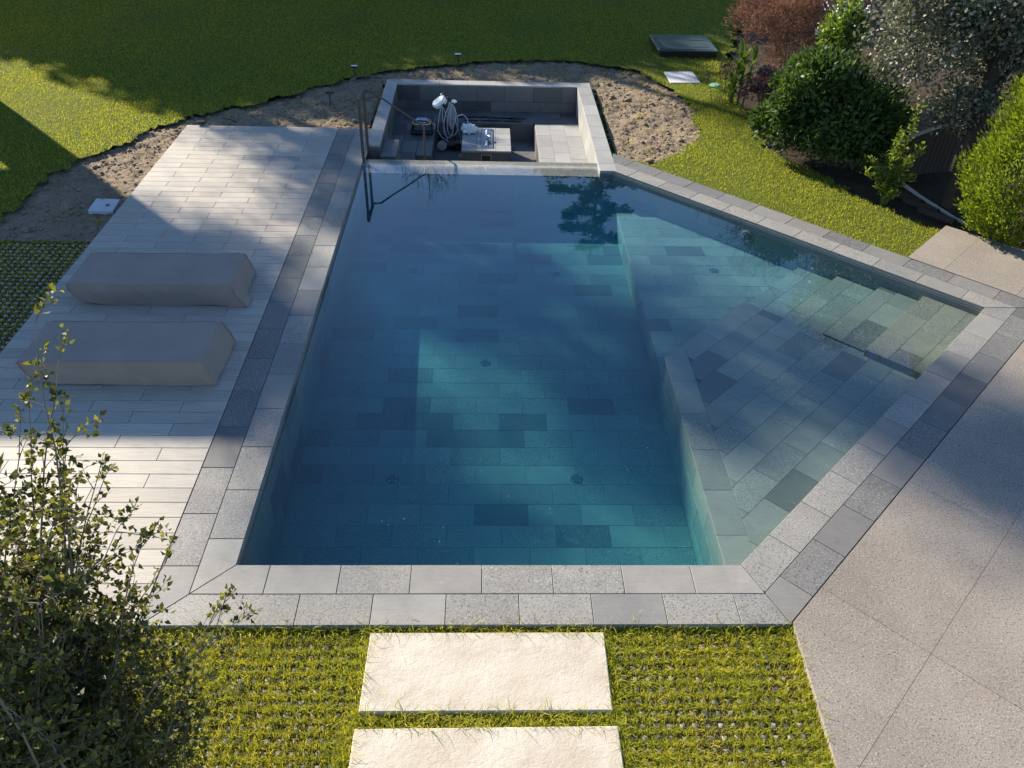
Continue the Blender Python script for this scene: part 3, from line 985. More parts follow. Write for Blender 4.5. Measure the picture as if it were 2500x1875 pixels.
for i in range(len(prof) - 1):
    for k in range(N_):
        k2 = (k + 1) % N_
        f_.append((i * N_ + k, i * N_ + k2, (i + 1) * N_ + k2, (i + 1) * N_ + k))
plamp = MB().add(v_, f_).build('pool_lamp', plain('grey_lamp_ring', (.12, .125, .12), .5), pool)
gmb = MB()
for k in (-1, 0, 1):
    gmb.tube([lc + FCD.u * -.085 + FCD.v * (.04 * k) + nrm * .026, lc + FCD.u * .085 + FCD.v * (.04 * k) + nrm * .026], .006, 6)
    gmb.tube([lc + FCD.v * -.085 + FCD.u * (.04 * k) + nrm * .026, lc + FCD.v * .085 + FCD.u * (.04 * k) + nrm * .026], .006, 6)
gmb.build('lamp_grid', M['grate'], plamp)

# water body
wat = MB().prism([(-2.11, 4.64), (2.26, 4.64), (6.56, 8.976), (2.22, 13.31), (1.99, 13.31), (1.99, 13.62), (-2.11, 13.62)], -1.36, WL).build('water', M['water'])
struct(wat)

sx_, sy_ = rng.uniform(-2, 6.3, 1500), rng.uniform(4.75, 11.5, 1500)
kk = inside(sx_, sy_, [(-2.0, 4.75), (2.2, 4.75), (6.3, 8.97), (2.1, 13.0), (-2.0, 13.0)]) & (rng.random(1500) < np.where(sy_ < 7.5, .28, .12))
sx_, sy_ = sx_[kk], sy_[kk]
n_ = len(sx_)
an = np.arange(6) * np.pi / 3
rs = rng.uniform(.0014, .0034, n_)
v = np.stack([sx_[:, None] + rs[:, None] * np.cos(an), sy_[:, None] + rs[:, None] * np.sin(an), np.full((n_, 6), WL + .0015)], 2).reshape(-1, 3)
tag(mesh_np('floating_specks', v, np.arange(6 * n_).reshape(n_, 6), plain('pale_floating_speck', (.55, .55, .50), .8)), 'tiny pale specks of pollen floating on the pool water', kind='stuff')

# ------------------------------------------------------------------ sunken lounge behind the weir
lounge = empty('sunken_lounge', (0, 16, -.92), 'sunken square seating pit of grey stone behind the pool edge', 'sunken seating')
LT = M['loungetile']
BZ, LFZ = -.55, -.92
KN = dict(thick=0.02, gap=0.005, bev=0.002)


def slab_part(name, poly, z0, z1, fr_off=(0, 0), L=0.6, W=0.3, mat=None, u0=0, v0=0, shift=0.5, tile='tile', along='x', tiled=True):
    b = MB().prism(ccw(inset(poly, .002)), z0, z1 - .018).build(name, LT if mat is None else mat, lounge)
    if tiled:
        if along == 'x':
            tiles(tile, ccw(poly), Frame((0, 0, z1), (1, 0, 0), (0, 1, 0)), L, W, LT if mat is None else mat, b, u0=u0, v0=v0, shift=shift, **KN)
        else:
            tiles(tile, ccw([(q[1], -q[0]) for q in poly]), Frame((0, 0, z1), (0, 1, 0), (-1, 0, 0)), L, W, LT if mat is None else mat, b, u0=u0, v0=v0, shift=shift, **KN)
    return b


slab_part('floor', [(-1.86, 13.71), (1.94, 13.71), (1.94, 17.69), (-1.86, 17.69)], -1.2, LFZ, u0=.6, v0=13.9)
bb = slab_part('bench', [(-1.86, 16.97), (1.94, 16.97), (1.94, 17.69), (-1.86, 17.69)], -1.1, BZ, u0=.1, v0=17.03, W=.33)
rb = slab_part('bench', [(1.03, 13.71), (1.94, 13.71), (1.94, 16.97), (1.03, 16.97)], -1.1, BZ, along='y', u0=13.9, v0=-1.94, W=.303, mat=M['nichecap'])  # paler stone than the other benches: sunlight on it put into the colour
lb = slab_part('bench', [(-2.08, 13.71), (-1.32, 13.71), (-1.32, 16.97), (-2.08, 16.97)], -1.1, BZ, along='y', u0=14.1, v0=1.32)
slab_part('bench', [(-1.318, 15.15), (-1.02, 15.15), (-1.02, 16.97), (-1.318, 16.97)], -1.1, BZ, along='y', u0=14.1, v0=1.02)
slab_part('step', [(-1.318, 13.71), (-1.02, 13.71), (-1.02, 15.148), (-1.318, 15.148)], -1.1, -.735, along='y', u0=14.3, v0=1.02)
slab_part('step', [(-1.858, 14.05), (-1.575, 14.05), (-1.575, 14.88), (-1.858, 14.88)], -.549, -.145, L=.3, W=.2, u0=-1.86, v0=14.08, shift=0)
# bench fronts
tiles('tile', [(-1.02, -.92), (1.03, -.92), (1.03, -.57), (-1.02, -.57)], Frame((0, 16.966, 0), (1, 0, 0), (0, 0, 1)), .6, .36, LT, bb, u0=.53, v0=-.93, shift=0, lift=.01, **KN)
tiles('tile', [(-16.96, -.92), (-13.72, -.92), (-13.72, -.57), (-16.96, -.57)], Frame((1.026, 0, 0), (0, -1, 0), (0, 0, 1)), .6, .36, LT, rb, u0=-16.5, v0=-.93, shift=0, lift=.006, **KN)
# enclosing walls with tiled inner faces and cap stones
wb = MB().box(-2.08, 2.21, 17.715, 17.97, -1.2, -.034).build('wall', LT, lounge)
tiles('tile', [(-1.86, -.56), (1.94, -.56), (1.94, -.034), (-1.86, -.034)], Frame((0, 17.69, 0), (1, 0, 0), (0, 0, 1)), .604, .31, LT, wb, u0=-1.40, v0=-.345, thick=.024, gap=.005, bev=.002)
wr = MB().box(1.965, 2.225, 13.25, 17.97, -1.2, -.034).build('wall', LT, lounge)
tiles('tile', [(-17.69, -.92), (-13.25, -.92), (-13.25, -.034), (-17.69, -.034)], Frame((1.94, 0, 0), (0, -1, 0), (0, 0, 1)), .604, .31, M['nichecap'], wr, u0=-13.6, v0=-.345, thick=.024, gap=.004, bev=.002)
tiles('tile', [(1.945, -.5), (2.19, -.5), (2.19, -.036), (1.945, -.036)], Frame((0, 13.235, 0), (1, 0, 0), (0, 0, 1)), .604, .31, LT, wr, u0=1.9, v0=-.345, thick=.012, gap=.004, bev=.002)
wl = MB().box(-2.09, -1.885, 14.21, 17.715, -1.2, -.034).build('wall', LT, lounge)
tiles('tile', [(14.2, -.56), (17.69, -.56), (17.69, -.034), (14.2, -.034)], Frame((-1.86, 0, 0), (0, 1, 0), (0, 0, 1)), .604, .31, LT, wl, u0=14.3, v0=-.345, thick=.024, gap=.004, bev=.002)
NC = M['nichecap']
tiles('cap_stone', [(-2.10, 17.69), (2.23, 17.69), (2.23, 17.98), (-2.10, 17.98)], XY, 0.6, 0.29, NC, wb, u0=-1.576, v0=17.69, shift=0, thick=.032, gap=.005, bev=.003)
tiles('cap_stone', [(13.235, -2.23), (17.69, -2.23), (17.69, -1.94), (13.235, -1.94)], Frame((0, 0, 0), (0, 1, 0), (-1, 0, 0)), 0.6, 0.29, NC, wr, u0=13.56, v0=-2.23, shift=0, thick=.032, gap=.005, bev=.003)
tiles('cap_stone', [(14.2, 1.86), (17.69, 1.86), (17.69, 2.10), (14.2, 2.10)], Frame((0, 0, 0), (0, 1, 0), (-1, 0, 0)), 0.9, 0.24, NC, wl, u0=14.2, v0=1.86, shift=0, thick=.032, gap=.005, bev=.003)

wp = MB()
for (x_, y_, w_, d_) in ((-.46, 17.28, .22, .06), (-.05, 17.30, .30, .06), (.38, 17.26, .24, .06), (.66, 17.25, .20, .07), (-.30, 17.10, .18, .05), (.12, 17.10, .26, .06), (.55, 17.09, .22, .06)):
    n_ = 22
    ph = random.random() * 9
    pts = [(x_ + w_ * math.cos(2 * math.pi * k / n_) * (1 + .18 * math.sin(3 * k + ph)), y_ + d_ * math.sin(2 * math.pi * k / n_) * (1 + .3 * math.sin(2.3 * k + ph)), BZ + .0025) for k in range(n_)]
    wp.add(pts, [tuple(range(n_))])
tag(wp.build('wet_patches', plain('wet_dark_stone', (.018, .018, .02), .12, .5, 0, .2)), 'dark wet patches drying on the back bench of the pit', kind='stuff')

# stone table with a burner tray
tab = empty('stone_table', (.02, 15.87, -.92), 'low square stone table with a steel tray in the sunken pit', 'table')
tb = MB().box(-.42, .465, 15.285, 16.455, -.92, -.52).build('base', LT, tab)
tiles('tile', [(-.40, -.90), (.445, -.90), (.445, -.545), (-.40, -.545)], Frame((0, 15.28, 0), (1, 0, 0), (0, 0, 1)), .845, .36, LT, tb, u0=-.40, v0=-.905, shift=0, lift=.006, **KN)
hf = MB()
for (a0, a1, b0, b1) in ((-.08, .12, -.57, -.557), (-.08, .12, -.70, -.687), (-.08, -.067, -.687, -.57), (.107, .12, -.687, -.57)):
    hf.box(a0, a1, 15.255, 15.275, b0, b1)
hatch = hf.build('hatch_frame', M['concrete'], tab)
MB().box(-.064, .104, 15.262, 15.275, -.684, -.573).build('hatch_door', M['darkmetal'], hatch)
tp = MB().box(-.452, .497, 15.253, 16.493, -.535, -.503).build('table_top', M['joint'], tab)
for (x0, x1, rows) in ((-.455, -.165, 4), (.21, .50, 4)):
    hgt = 1.24 / rows
    for k in range(rows):
        stone('tile', [(x0, 15.25 + k * hgt), (x1, 15.25 + k * hgt), (x1, 15.25 + (k + 1) * hgt), (x0, 15.25 + (k + 1) * hgt)], Frame((0, 0, -.48), (1, 0, 0), (0, 1, 0)), NC, tp, thick=.024, gap=.005, bev=.003)
for (y0, y1) in ((15.25, 15.39), (16.40, 16.49)):
    stone('tile', [(-.165, y0), (.21, y0), (.21, y1), (-.165, y1)], Frame((0, 0, -.48), (1, 0, 0), (0, 1, 0)), NC, tp, thick=.024, gap=.005, bev=.003)
for (x0, x1) in ((-.165, -.08), (.15, .21)):
    stone('tile', [(x0, 15.39), (x1, 15.39), (x1, 16.40), (x0, 16.40)], Frame((0, 0, -.48), (1, 0, 0), (0, 1, 0)), NC, tp, thick=.024, gap=.005, bev=.003)
tr_ = MB()
x0, x1, y0, y1 = -.078, .148, 15.395, 16.395
tr_.box(x0, x1, y0, y1, -.503, -.498)
for bx in ((x0, x0 + .012, y0, y1), (x1 - .012, x1, y0, y1), (x0 + .012, x1 - .012, y0, y0 + .012), (x0 + .012, x1 - .012, y1 - .012, y1)):
    tr_.box(*bx, -.5, -.462)
tray = tr_.build('burner_tray', M['steel'], tab)
MB().tube([(.025, 15.47, -.475), (.025, 16.32, -.475)], .022, 10).build('burner_pipe', M['white'], tray)


def blob(name, c, r, seed, mat, parent=None, sq=(1, 1, 1), amp=.45, freq=2.2, sub=4):
    bm = bmesh.new()
    bmesh.ops.create_icosphere(bm, subdivisions=sub, radius=1)
    for v in bm.verts:
        n = mnoise.turbulence(v.co * freq + Vector((seed, seed * .3, 0)), 4, True)
        k = 1 + amp * (n - .6)
        v.co = Vector((c[0] + v.co.x * r * sq[0] * k, c[1] + v.co.y * r * sq[1] * k, c[2] + v.co.z * r * sq[2] * k))
    me = bpy.data.meshes.new(name)
    bm.to_mesh(me)
    bm.free()
    return link(name, me, mat, parent)


o = blob('crumpled_foil', (.045, 15.80, -.43), .075, 3.0, M['steel'], None, (1.0, .9, .75), .9, 3.0)
tag(o, 'crumpled silvery foil lying on the steel tray of the stone table', 'foil')
o = blob('crumpled_cloth', (-.33, 16.2, -.40), .13, 5.0, M['cloth'], None, (1.2, 1.1, .75), .9, 2.6)
tag(o, 'crumpled white cloth heap on the back left corner of the stone table', 'cloth')

# ------------------------------------------------------------------ bronze hand rail at the lounge entry
rail = empty('hand_rail', (-2.07, 13.9, 0), 'bronze entry frame with a sloping hand rail at the pool corner', 'railing')
MB().bbox(-2.095, -2.05, 13.55, 13.60, -.3, .985, .004).build('post', M['bronze'], rail)
MB().bbox(-2.095, -2.05, 14.165, 14.205, -.3, .985, .004).build('post', M['bronze'], rail)
MB().bbox(-2.097, -2.048, 13.545, 14.21, .986, 1.02, .004).build('top_bar', M['bronze'], rail)
MB().tube([(-2.05, 14.185, .955), (-1.90, 14.185, .93), (-1.86, 14.185, .90), (-1.10, 14.185, .375), (-1.075, 14.185, .345), (-1.072, 14.185, .30), (-1.072, 14.185, -.735)], .017, 8).build('sloping_rail', M['bronze'], rail)


# ------------------------------------------------------------------ leaves, blades and branches
def unit(v):
    return v / np.maximum(np.linalg.norm(v, axis=1, keepdims=True), 1e-9)


def leaf_quads(P, Dv, L, W, droop=0.15, fold=0.0, roll=None):
    """One four-cornered leaf per point: P base, Dv direction, L length, W width. Returns verts, faces."""
    n = len(P)
    Dv = unit(Dv)
    rv = rng.normal(size=(n, 3)) if roll is None else roll
    S = unit(np.cross(Dv, rv))
    N = np.cross(S, Dv)
    L = np.broadcast_to(np.asarray(L, float), (n,))[:, None]
    W = np.broadcast_to(np.asarray(W, float), (n,))[:, None]
    mid = P + Dv * L * .45
    v = np.stack([P, mid + S * W * .5 + N * W * fold, P + Dv * L - N * L * droop, mid - S * W * .5 + N * W * fold], 1).reshape(-1, 3)
    f = np.arange(4 * n).reshape(n, 4)
    return v, f


def join(parts):
    vs, fs, o = [], [], 0
    for v, f in parts:
        vs.append(v)
        fs.append(f + o)
        o += len(v)
    return np.concatenate(vs), np.concatenate(fs)


def blades(x, y, z, h, w, lean, wind=(0, 0)):
    """Grass: one three-cornered blade per point."""
    n = len(x)
    a = rng.uniform(0, 2 * np.pi, n)
    lx, ly = np.cos(a), np.sin(a)
    b = rng.uniform(0, 2 * np.pi, n)
    sx, sy = np.cos(b) * w / 2, np.sin(b) * w / 2
    ln = lean * rng.uniform(.1, 1, n) * h
    v = np.empty((n, 3, 3))
    v[:, 0] = np.stack([x - sx, y - sy, z], 1)
    v[:, 1] = np.stack([x + sx, y + sy, z], 1)
    v[:, 2] = np.stack([x + lx * ln + wind[0] * h, y + ly * ln + wind[1] * h, z + h * np.sqrt(np.maximum(1 - (ln / h) ** 2, .05))], 1)
    return v.reshape(-1, 3), np.arange(3 * n).reshape(n, 3)


def blades2(x, y, z, h, w, lean):
    """Bent grass blade of two segments (three triangles)."""
    n = len(x)
    a = rng.uniform(0, 2 * np.pi, n)
    lx, ly = np.cos(a), np.sin(a)
    b = a + np.pi / 2 + rng.normal(0, .5, n)
    sx, sy = np.cos(b) * w / 2, np.sin(b) * w / 2
    ln = lean * rng.uniform(.15, 1.1, n)
    v = np.empty((n, 5, 3))
    mx, my, mz = x + lx * ln * h * .35, y + ly * ln * h * .35, z + h * .62
    v[:, 0] = np.stack([x - sx, y - sy, z], 1)
    v[:, 1] = np.stack([x + sx, y + sy, z], 1)
    v[:, 2] = np.stack([mx + sx * .8, my + sy * .8, mz], 1)
    v[:, 3] = np.stack([mx - sx * .8, my - sy * .8, mz], 1)
    v[:, 4] = np.stack([x + lx * ln * h, y + ly * ln * h, z + h * (1 - .35 * np.minimum(ln, 1.4))], 1)
    i = np.arange(n)[:, None] * 5
    f = np.concatenate([i + np.array([[0, 1, 2]]), i + np.array([[0, 2, 3]]), i + np.array([[3, 2, 4]])])
    return v.reshape(-1, 3), f


def clump_points(n, c, rad, nclump, cr, shell=.75, squash_bottom=True):
    """Points gathered in clumps near the outside of an ellipsoid, with outward directions."""
    c, rad = np.asarray(c, float), np.asarray(rad, float)
    d = unit(rng.normal(size=(nclump, 3)))
    if squash_bottom:
        d[:, 2] = np.where(d[:, 2] < -.55, -d[:, 2] * .5, d[:, 2])
        d = unit(d)
    k = rng.uniform(shell, 1.0, nclump)[:, None]
    cc = d * k
    sz = cr * rng.uniform(.55, 1.35, nclump)
    which = rng.integers(0, nclump, n)
    p = cc[which] + rng.normal(size=(n, 3)) * sz[which][:, None]
    r = np.linalg.norm(p, axis=1, keepdims=True)
    p = np.where(r > 1.12, p / r * 1.12, p)
    return c + p * rad, unit(p * rad)


# ------------------------------------------------------------------ lawn grass
def scatter(n, x0, x1, y0, y1, keep):
    x, y = rng.uniform(x0, x1, n), rng.uniform(y0, y1, n)
    k = keep(x, y)
    return x[k], y[k]


def in_view(x, y):
    return (y < 27.5) & (x > -3.6 - .45 * y) & (x < 2.2 + .58 * y)


x, y = scatter(760000, -15, 9, 9.8, 28, lambda x, y: lawn_keep(x, y) & in_view(x, y) & (rng.random(len(x)) < np.clip(15.0 / (y - 1), .55, 1)))
hh = rng.uniform(.022, .050, len(x))
v, f = blades(x, y, np.full(len(x), -.068), hh, rng.uniform(.006, .012, len(x)), .85)
tag(mesh_np('lawn_grass', v, f, M['lawn']), 'short mown lawn grass curving round the bare soil', kind='stuff')
# weeds in the soil
cx, cy = scatter(900, -7, 4.2, 10.5, 19.8, lambda x, y: inside(x, y, SOIL) & (rng.random(len(x)) < .12 + .5 * (y > 18.0) + .2 * (x > 2.4)))
kx = np.repeat(cx, 14) + rng.normal(0, .05, len(cx) * 14)
ky = np.repeat(cy, 14) + rng.normal(0, .05, len(cx) * 14)
v, f = blades(kx, ky, np.full(len(kx), -.14), rng.uniform(.03, .09, len(kx)), rng.uniform(.008, .016, len(kx)), .9)
tag(mesh_np('weeds', v, f, M['grass']), 'sparse green weeds sprouting from the bare soil', kind='stuff')
# clods and stones
cx, cy = scatter(17000, -7.2, 4.3, 10.5, 20, lambda x, y: inside(x, y, SOIL))
n_ = len(cx)
ico = [(0, 0, 1), (.894, 0, .447), (.276, .851, .447), (-.724, .526, .447), (-.724, -.526, .447), (.276, -.851, .447),
       (.724, .526, -.447), (-.276, .851, -.447), (-.894, 0, -.447), (-.276, -.851, -.447), (.724, -.526, -.447), (0, 0, -1)]
icf = [(0, 1, 2), (0, 2, 3), (0, 3, 4), (0, 4, 5), (0, 5, 1), (1, 6, 2), (2, 7, 3), (3, 8, 4), (4, 9, 5), (5, 10, 1), (2, 6, 7), (3, 7, 8), (4, 8, 9), (5, 9, 10), (1, 10, 6), (6, 11, 7), (7, 11, 8), (8, 11, 9), (9, 11, 10), (10, 11, 6)]
icov = np.array(ico)
rad = np.exp(rng.normal(-4.35, .5, n_))
vv = icov[None] * rng.uniform(.6, 1.3, (n_, 12, 1)) * rad[:, None, None] * np.stack([rng.uniform(.8, 1.7, n_), rng.uniform(.8, 1.5, n_), rng.uniform(.5, .9, n_)], 1)[:, None, :]
ca, sa = np.cos(rng.uniform(0, 6.3, n_))[:, None], np.sin(rng.uniform(0, 6.3, n_))[:, None]
vx = vv[..., 0] * ca - vv[..., 1] * sa + cx[:, None]
vy = vv[..., 0] * sa + vv[..., 1] * ca + cy[:, None]
sz_ = soil_z(cx, cy)
vz = vv[..., 2] + sz_[:, None] + .004
v = np.stack([vx, vy, vz], 2).reshape(-1, 3)
f = (np.array(icf)[None] + np.arange(n_)[:, None, None] * 12).reshape(-1, 3)
tag(mesh_np('soil_clods', v, f, M['clod']), 'small clods and stones scattered over the bare soil', kind='stuff')

# ------------------------------------------------------------------ grass grown through concrete studs
PIT = 0.096
STONES = [[(-.885, 3.335), (.965, 3.335), (.975, 4.015), (-.875, 4.015)], [(-.905, 2.36), (.992, 2.36), (.988, 3.218), (-.898, 3.208)]]


def studs(x0, x1, y0, y1, keep, name, label):
    gx, gy = np.meshgrid(np.arange(x0, x1, PIT), np.arange(y0, y1, PIT))
    gx, gy = gx.ravel(), gy.ravel()
    k = keep(gx, gy)
    gx, gy = gx[k], gy[k]
    a = .024
    n = len(gx)
    s_ = np.array([(-1, -1, 0), (1, -1, 0), (1, 1, 0), (-1, 1, 0), (-.75, -.75, 1), (.75, -.75, 1), (.75, .75, 1), (-.75, .75, 1)], float)
    v = s_[None] * np.array([a, a, .022]) * rng.uniform(.85, 1.1, (n, 1, 1))
    v = v + np.stack([gx + rng.normal(0, .003, n), gy + rng.normal(0, .003, n), np.full(n, -.094)], 1)[:, None, :]
    fq = np.array([(4, 5, 6, 7), (0, 1, 5, 4), (1, 2, 6, 5), (2, 3, 7, 6), (3, 0, 4, 7)])
    f = (fq[None] + np.arange(n)[:, None, None] * 8).reshape(-1, 4)
    tag(mesh_np(name, v.reshape(-1, 3), f, M['stud']), label, kind='stuff')
    return gx, gy


def off_stones(x, y, d=0.0):
    k = np.ones(np.shape(x), bool)
    for q in STONES:
        k &= ~inside(x, y, inset(q, -d) if d else q)
    return k


fr_keep = lambda x, y: off_stones(x, y, .02) & (x < 2.44 + .03 * (y - 2.9)) & (y < 4.07)
studs(-4.2, 2.5, 2.0, 4.08, fr_keep, 'paver_studs', 'pale concrete studs showing between the grass in front of the pool')
studs(-9.2, -5.5, 5.2, 10.5, lambda x, y: np.ones(x.shape, bool), 'paver_studs', 'pale concrete studs in shaded grass left of the deck')


def stud_dist(x, y, x0, y0):
    fx = np.abs(((x - x0) / PIT + .5) % 1 - .5) * PIT
    fy = np.abs(((y - y0) / PIT + .5) % 1 - .5) * PIT
    return np.maximum(fx, fy)


gx, gy = np.meshgrid(np.arange(-4.2 - PIT / 2, 2.56, PIT), np.arange(2.0 - PIT / 2, 4.14, PIT))
gx, gy = gx.ravel(), gy.ravel()
gx2 = np.concatenate([gx, gx + PIT / 2, gx])
gy2 = np.concatenate([gy, gy, gy + PIT / 2])
wt = np.concatenate([np.full(len(gx), 1.0), np.full(len(gx), .62), np.full(len(gx), .26)])
patch = np.array([mnoise.noise(Vector((a_ * 2.6, b_ * 2.6, 4.0))) + .5 * mnoise.noise(Vector((a_ * 9, b_ * 9, 2.0))) for a_, b_ in zip(gx2, gy2)])
cnt = np.maximum(0, (58 * wt * (1 + .75 * patch) * rng.uniform(.5, 1.3, len(gx2)))).astype(int)
x = np.repeat(gx2, cnt) + rng.normal(0, .0165, cnt.sum())
y = np.repeat(gy2, cnt) + rng.normal(0, .0165, cnt.sum())
ht = np.repeat(rng.uniform(.75, 1.3, len(gx2)) * (1 + .25 * patch), cnt)
# a dense fringe against the slabs, the coping and the terrace
ex, ey = scatter(60000, -4.2, 2.52, 2.2, 4.10, lambda x, y: np.ones(x.shape, bool))
ek = (~off_stones(ex, ey, .075)) | (ex > 2.41) | ((ey > 4.0) & (rng.random(len(ex)) < .6))
x, y, ht = np.concatenate([x, ex[ek]]), np.concatenate([y, ey[ek]]), np.concatenate([ht, rng.uniform(1.1, 2.9, ek.sum())])
k = off_stones(x, y, -.010) & (x < 2.475 + .04 * (y - 2.9)) & (y < 4.10)
x, y, ht = x[k], y[k], ht[k]
hh = rng.uniform(.030, .060, len(x)) * ht
v, f = blades2(x, y, np.full(len(x), -.077), hh, rng.uniform(.0035, .0065, len(x)), 1.15)
tag(mesh_np('paver_grass', v, f, M['grass']), 'tufts of yellow green grass growing through the paver grid', kind='stuff')
x, y = scatter(60000, -9.2, -5.47, 5.2, 10.6, lambda x, y: stud_dist(x, y, -9.2, 5.2) > .024)
v, f = blades(x, y, np.full(len(x), -.08), rng.uniform(.02, .042, len(x)), rng.uniform(.006, .01, len(x)), .9)
tag(mesh_np('paver_grass', v, f, M['grass']), 'short shaded grass in the paver grid left of the deck', kind='stuff')

# stepping stones
for k, q in enumerate(STONES):
    o = empty('stepping_stone', (sum(p_[0] for p_ in q) / 4, sum(p_[1] for p_ in q) / 4, -.08),
              ('cream stepping slab nearest the pool coping, seen whole in the grass', 'cream stepping slab cut by the bottom edge of the picture')[k], 'stepping stone', 'cream slabs set in the grass')
    g_ = 26
    pts = [[None] * (g_ + 1) for _ in range(g_ + 1)]
    stone('slab', q, XY, M['cream'], o, thick=.075, gap=0.0, bev=.008, lift=-.012)

# ------------------------------------------------------------------ covered sun loungers
def cover(name, cx0, cy0, L, Wd, H, seed, label, flap):
    root = empty(name, (cx0 + L / 2, cy0 + Wd / 2, 0), label, 'covered lounger', 'sun loungers under taupe covers on the deck')
    nu, nv, nh = 110, 46, 16
    def prof(u_, v_, top):
        return u_
    verts, faces = [], []
    # top grid
    def P(u_, v_, s_):
        """u,v in 0..1 on the plan; s 0 at the top edge, 1 at the hem"""
        x_ = u_ * L
        y_ = v_ * Wd
        # slopes: foot end flares, head end tucks in
        x_ += u_ ** 6 * (.11 * s_) + (1 - u_) ** 6 * (.12 * s_ ** 1.5 - .02 * math.sin(math.pi * s_))
        y_ += (v_ - .5) * (.05 * s_)
        z_ = H * (1 - s_)
        w = mnoise.fractal(Vector((x_ * 2.1 + seed, y_ * 2.6, z_ * 3)), 1.0, 2.0, 3)
        w2 = mnoise.ridged_multi_fractal(Vector((x_ * 2.4 + seed * 3, y_ * 1.1 + x_ * .7, z_ * 2.0)), 1.0, 2.0, 3, 1.0, 2.0)
        if s_ == 0:
            w3 = mnoise.ridged_multi_fractal(Vector((x_ * 3.2 + y_ * 2.5 + seed, y_ * 6.5 - x_ * 1.5, 3.0)), 1.0, 2.0, 3, 1.0, 2.0)
            z_ += .006 * w + .006 * (w2 - 1.1) + .007 * max(w3 - 1.2, 0) - .026 * math.exp(-((v_ - .5) / .35) ** 2) * math.sin(math.pi * u_) * (1 + .5 * math.sin(7 * u_ + seed))
            z_ += .02 * u_ ** 3
            e = min(u_ * L, (1 - u_) * L, v_ * Wd, (1 - v_) * Wd)
            z_ -= .012 * math.exp(-(e / .012) ** 2)
        else:
            w3 = mnoise.ridged_multi_fractal(Vector((x_ * 5.5 + z_ * 4 + seed, y_ * 5.5 - z_ * 3, z_ * 2.5)), 1.0, 2.0, 3, 1.0, 2.0)
            k_ = (.012 * w + .010 * (w2 - 1.1) + .008 * (w3 - 1.1)) * min(1, s_ * 3.0)
            y_ += k_ * (1 if v_ > .5 else -1) * (1 if v_ in (0, 1) else 0)
            x_ += k_ * (1 if u_ > .5 else -1) * (1 if u_ in (0, 1) else 0)
            hem = .008 + .045 * max(0, mnoise.noise(Vector((x_ * 1.9 + seed, y_ * 2, 5)))) + .05 * (1 - u_) ** 8
            z_ = max(z_, 0) * (H - hem) / H + hem + .02 * u_ ** 3 * (1 - s_)
            bul = math.sin(math.pi * min(s_, 1)) * .012
            y_ += bul * (1 if v_ == 1 else -1 if v_ == 0 else 0)
            x_ += bul * (1 if u_ == 1 else -1 if u_ == 0 else 0)
            if flap and u_ > .93 and s_ > .6 and v_ < .25:
                x_ += (s_ - .6) * .20 * (u_ - .93) / .07
                y_ += -(s_ - .6) * .03
        return (cx0 + x_, cy0 + y_, z_)
    idx = {}
    for i in range(nu + 1):
        for j in range(nv + 1):
            idx[(i, j)] = len(verts)
            verts.append(P(i / nu, j / nv, 0))
    for i in range(nu):
        for j in range(nv):
            faces.append((idx[(i, j)], idx[(i + 1, j)], idx[(i + 1, j + 1)], idx[(i, j + 1)]))
    ringp = [(i, 0) for i in range(nu)] + [(nu, j) for j in range(nv)] + [(i, nv) for i in range(nu, 0, -1)] + [(0, j) for j in range(nv, 0, -1)]
    prev = [idx[q] for q in ringp]
    for k in range(1, nh + 1):
        cur = []
        for (i, j) in ringp:
            cur.append(len(verts))
            verts.append(P(i / nu, j / nv, k / nh))
        for a in range(len(ringp)):
            b = (a + 1) % len(ringp)
            faces.append((prev[a], cur[a], cur[b], prev[b]))
        prev = cur
    cv = mesh_py('cover', verts, faces, M['fabric'], root, True)
    MB().tube([Vector(verts[q]) + Vector((0, 0, .002)) for q in prev] + [Vector(verts[prev[0]])], .006, 5).build('hem', M['fabric'], cv)
    # piped seams along the long top edges
    for vv_ in (0, 1):
        MB().tube([Vector(P(i / 40, vv_, 0)) + Vector((0, .004 * (1 if vv_ else -1), .002)) for i in range(1, 40)], .008, 6).build('seam', M['fabric'], cv)
    for (uu_, vv_) in ((0, 0), (1, 0), (1, 1), (0, 1)):
        MB().tube([Vector(P(uu_, vv_, k_ / 12)) + Vector((.003 * (1 if uu_ else -1), .003 * (1 if vv_ else -1), .001)) for k_ in range(13)], .006, 6).build('seam', M['fabric'], cv)
    fr_ = MB()
    for (a, b) in ((.15, .12), (L - .2, .12), (.15, Wd - .12), (L - .2, Wd - .12)):
        fr_ = MB().box(cx0 + a, cx0 + a + .05, cy0 + b - .025, cy0 + b + .025, 0, H - .08)
        fr_.build('leg', M['darkmetal'], root)
    return root


cover('covered_sun_lounger', -5.06, 8.82, 1.95, .78, .30, 1.3, 'taupe covered lounger farther from the camera with a loose corner flap', True)
cover('covered_sun_lounger', -4.93, 7.20, 1.93, .78, .30, 8.1, 'taupe covered lounger nearer the shrub with sunlit front edge', False)

# ------------------------------------------------------------------ pool cleaning robot and its trolley
rob = empty('pool_cleaning_robot', (-1.27, 16.42, BZ), 'black pool cleaning robot with yellow trim and clear dome on the left bench', 'pool robot')


def rbox(cx, cy, w, d, rad, z, n=6):
    out = []
    for (sx, sy, a0) in ((1, 1, 0), (-1, 1, 90), (-1, -1, 180), (1, -1, 270)):
        for k in range(n + 1):
            th = R(a0 + 90 * k / n)
            out.append((cx + sx * (w / 2 - rad) + rad * math.cos(th), cy + sy * (d / 2 - rad) + rad * math.sin(th), z))
    return out


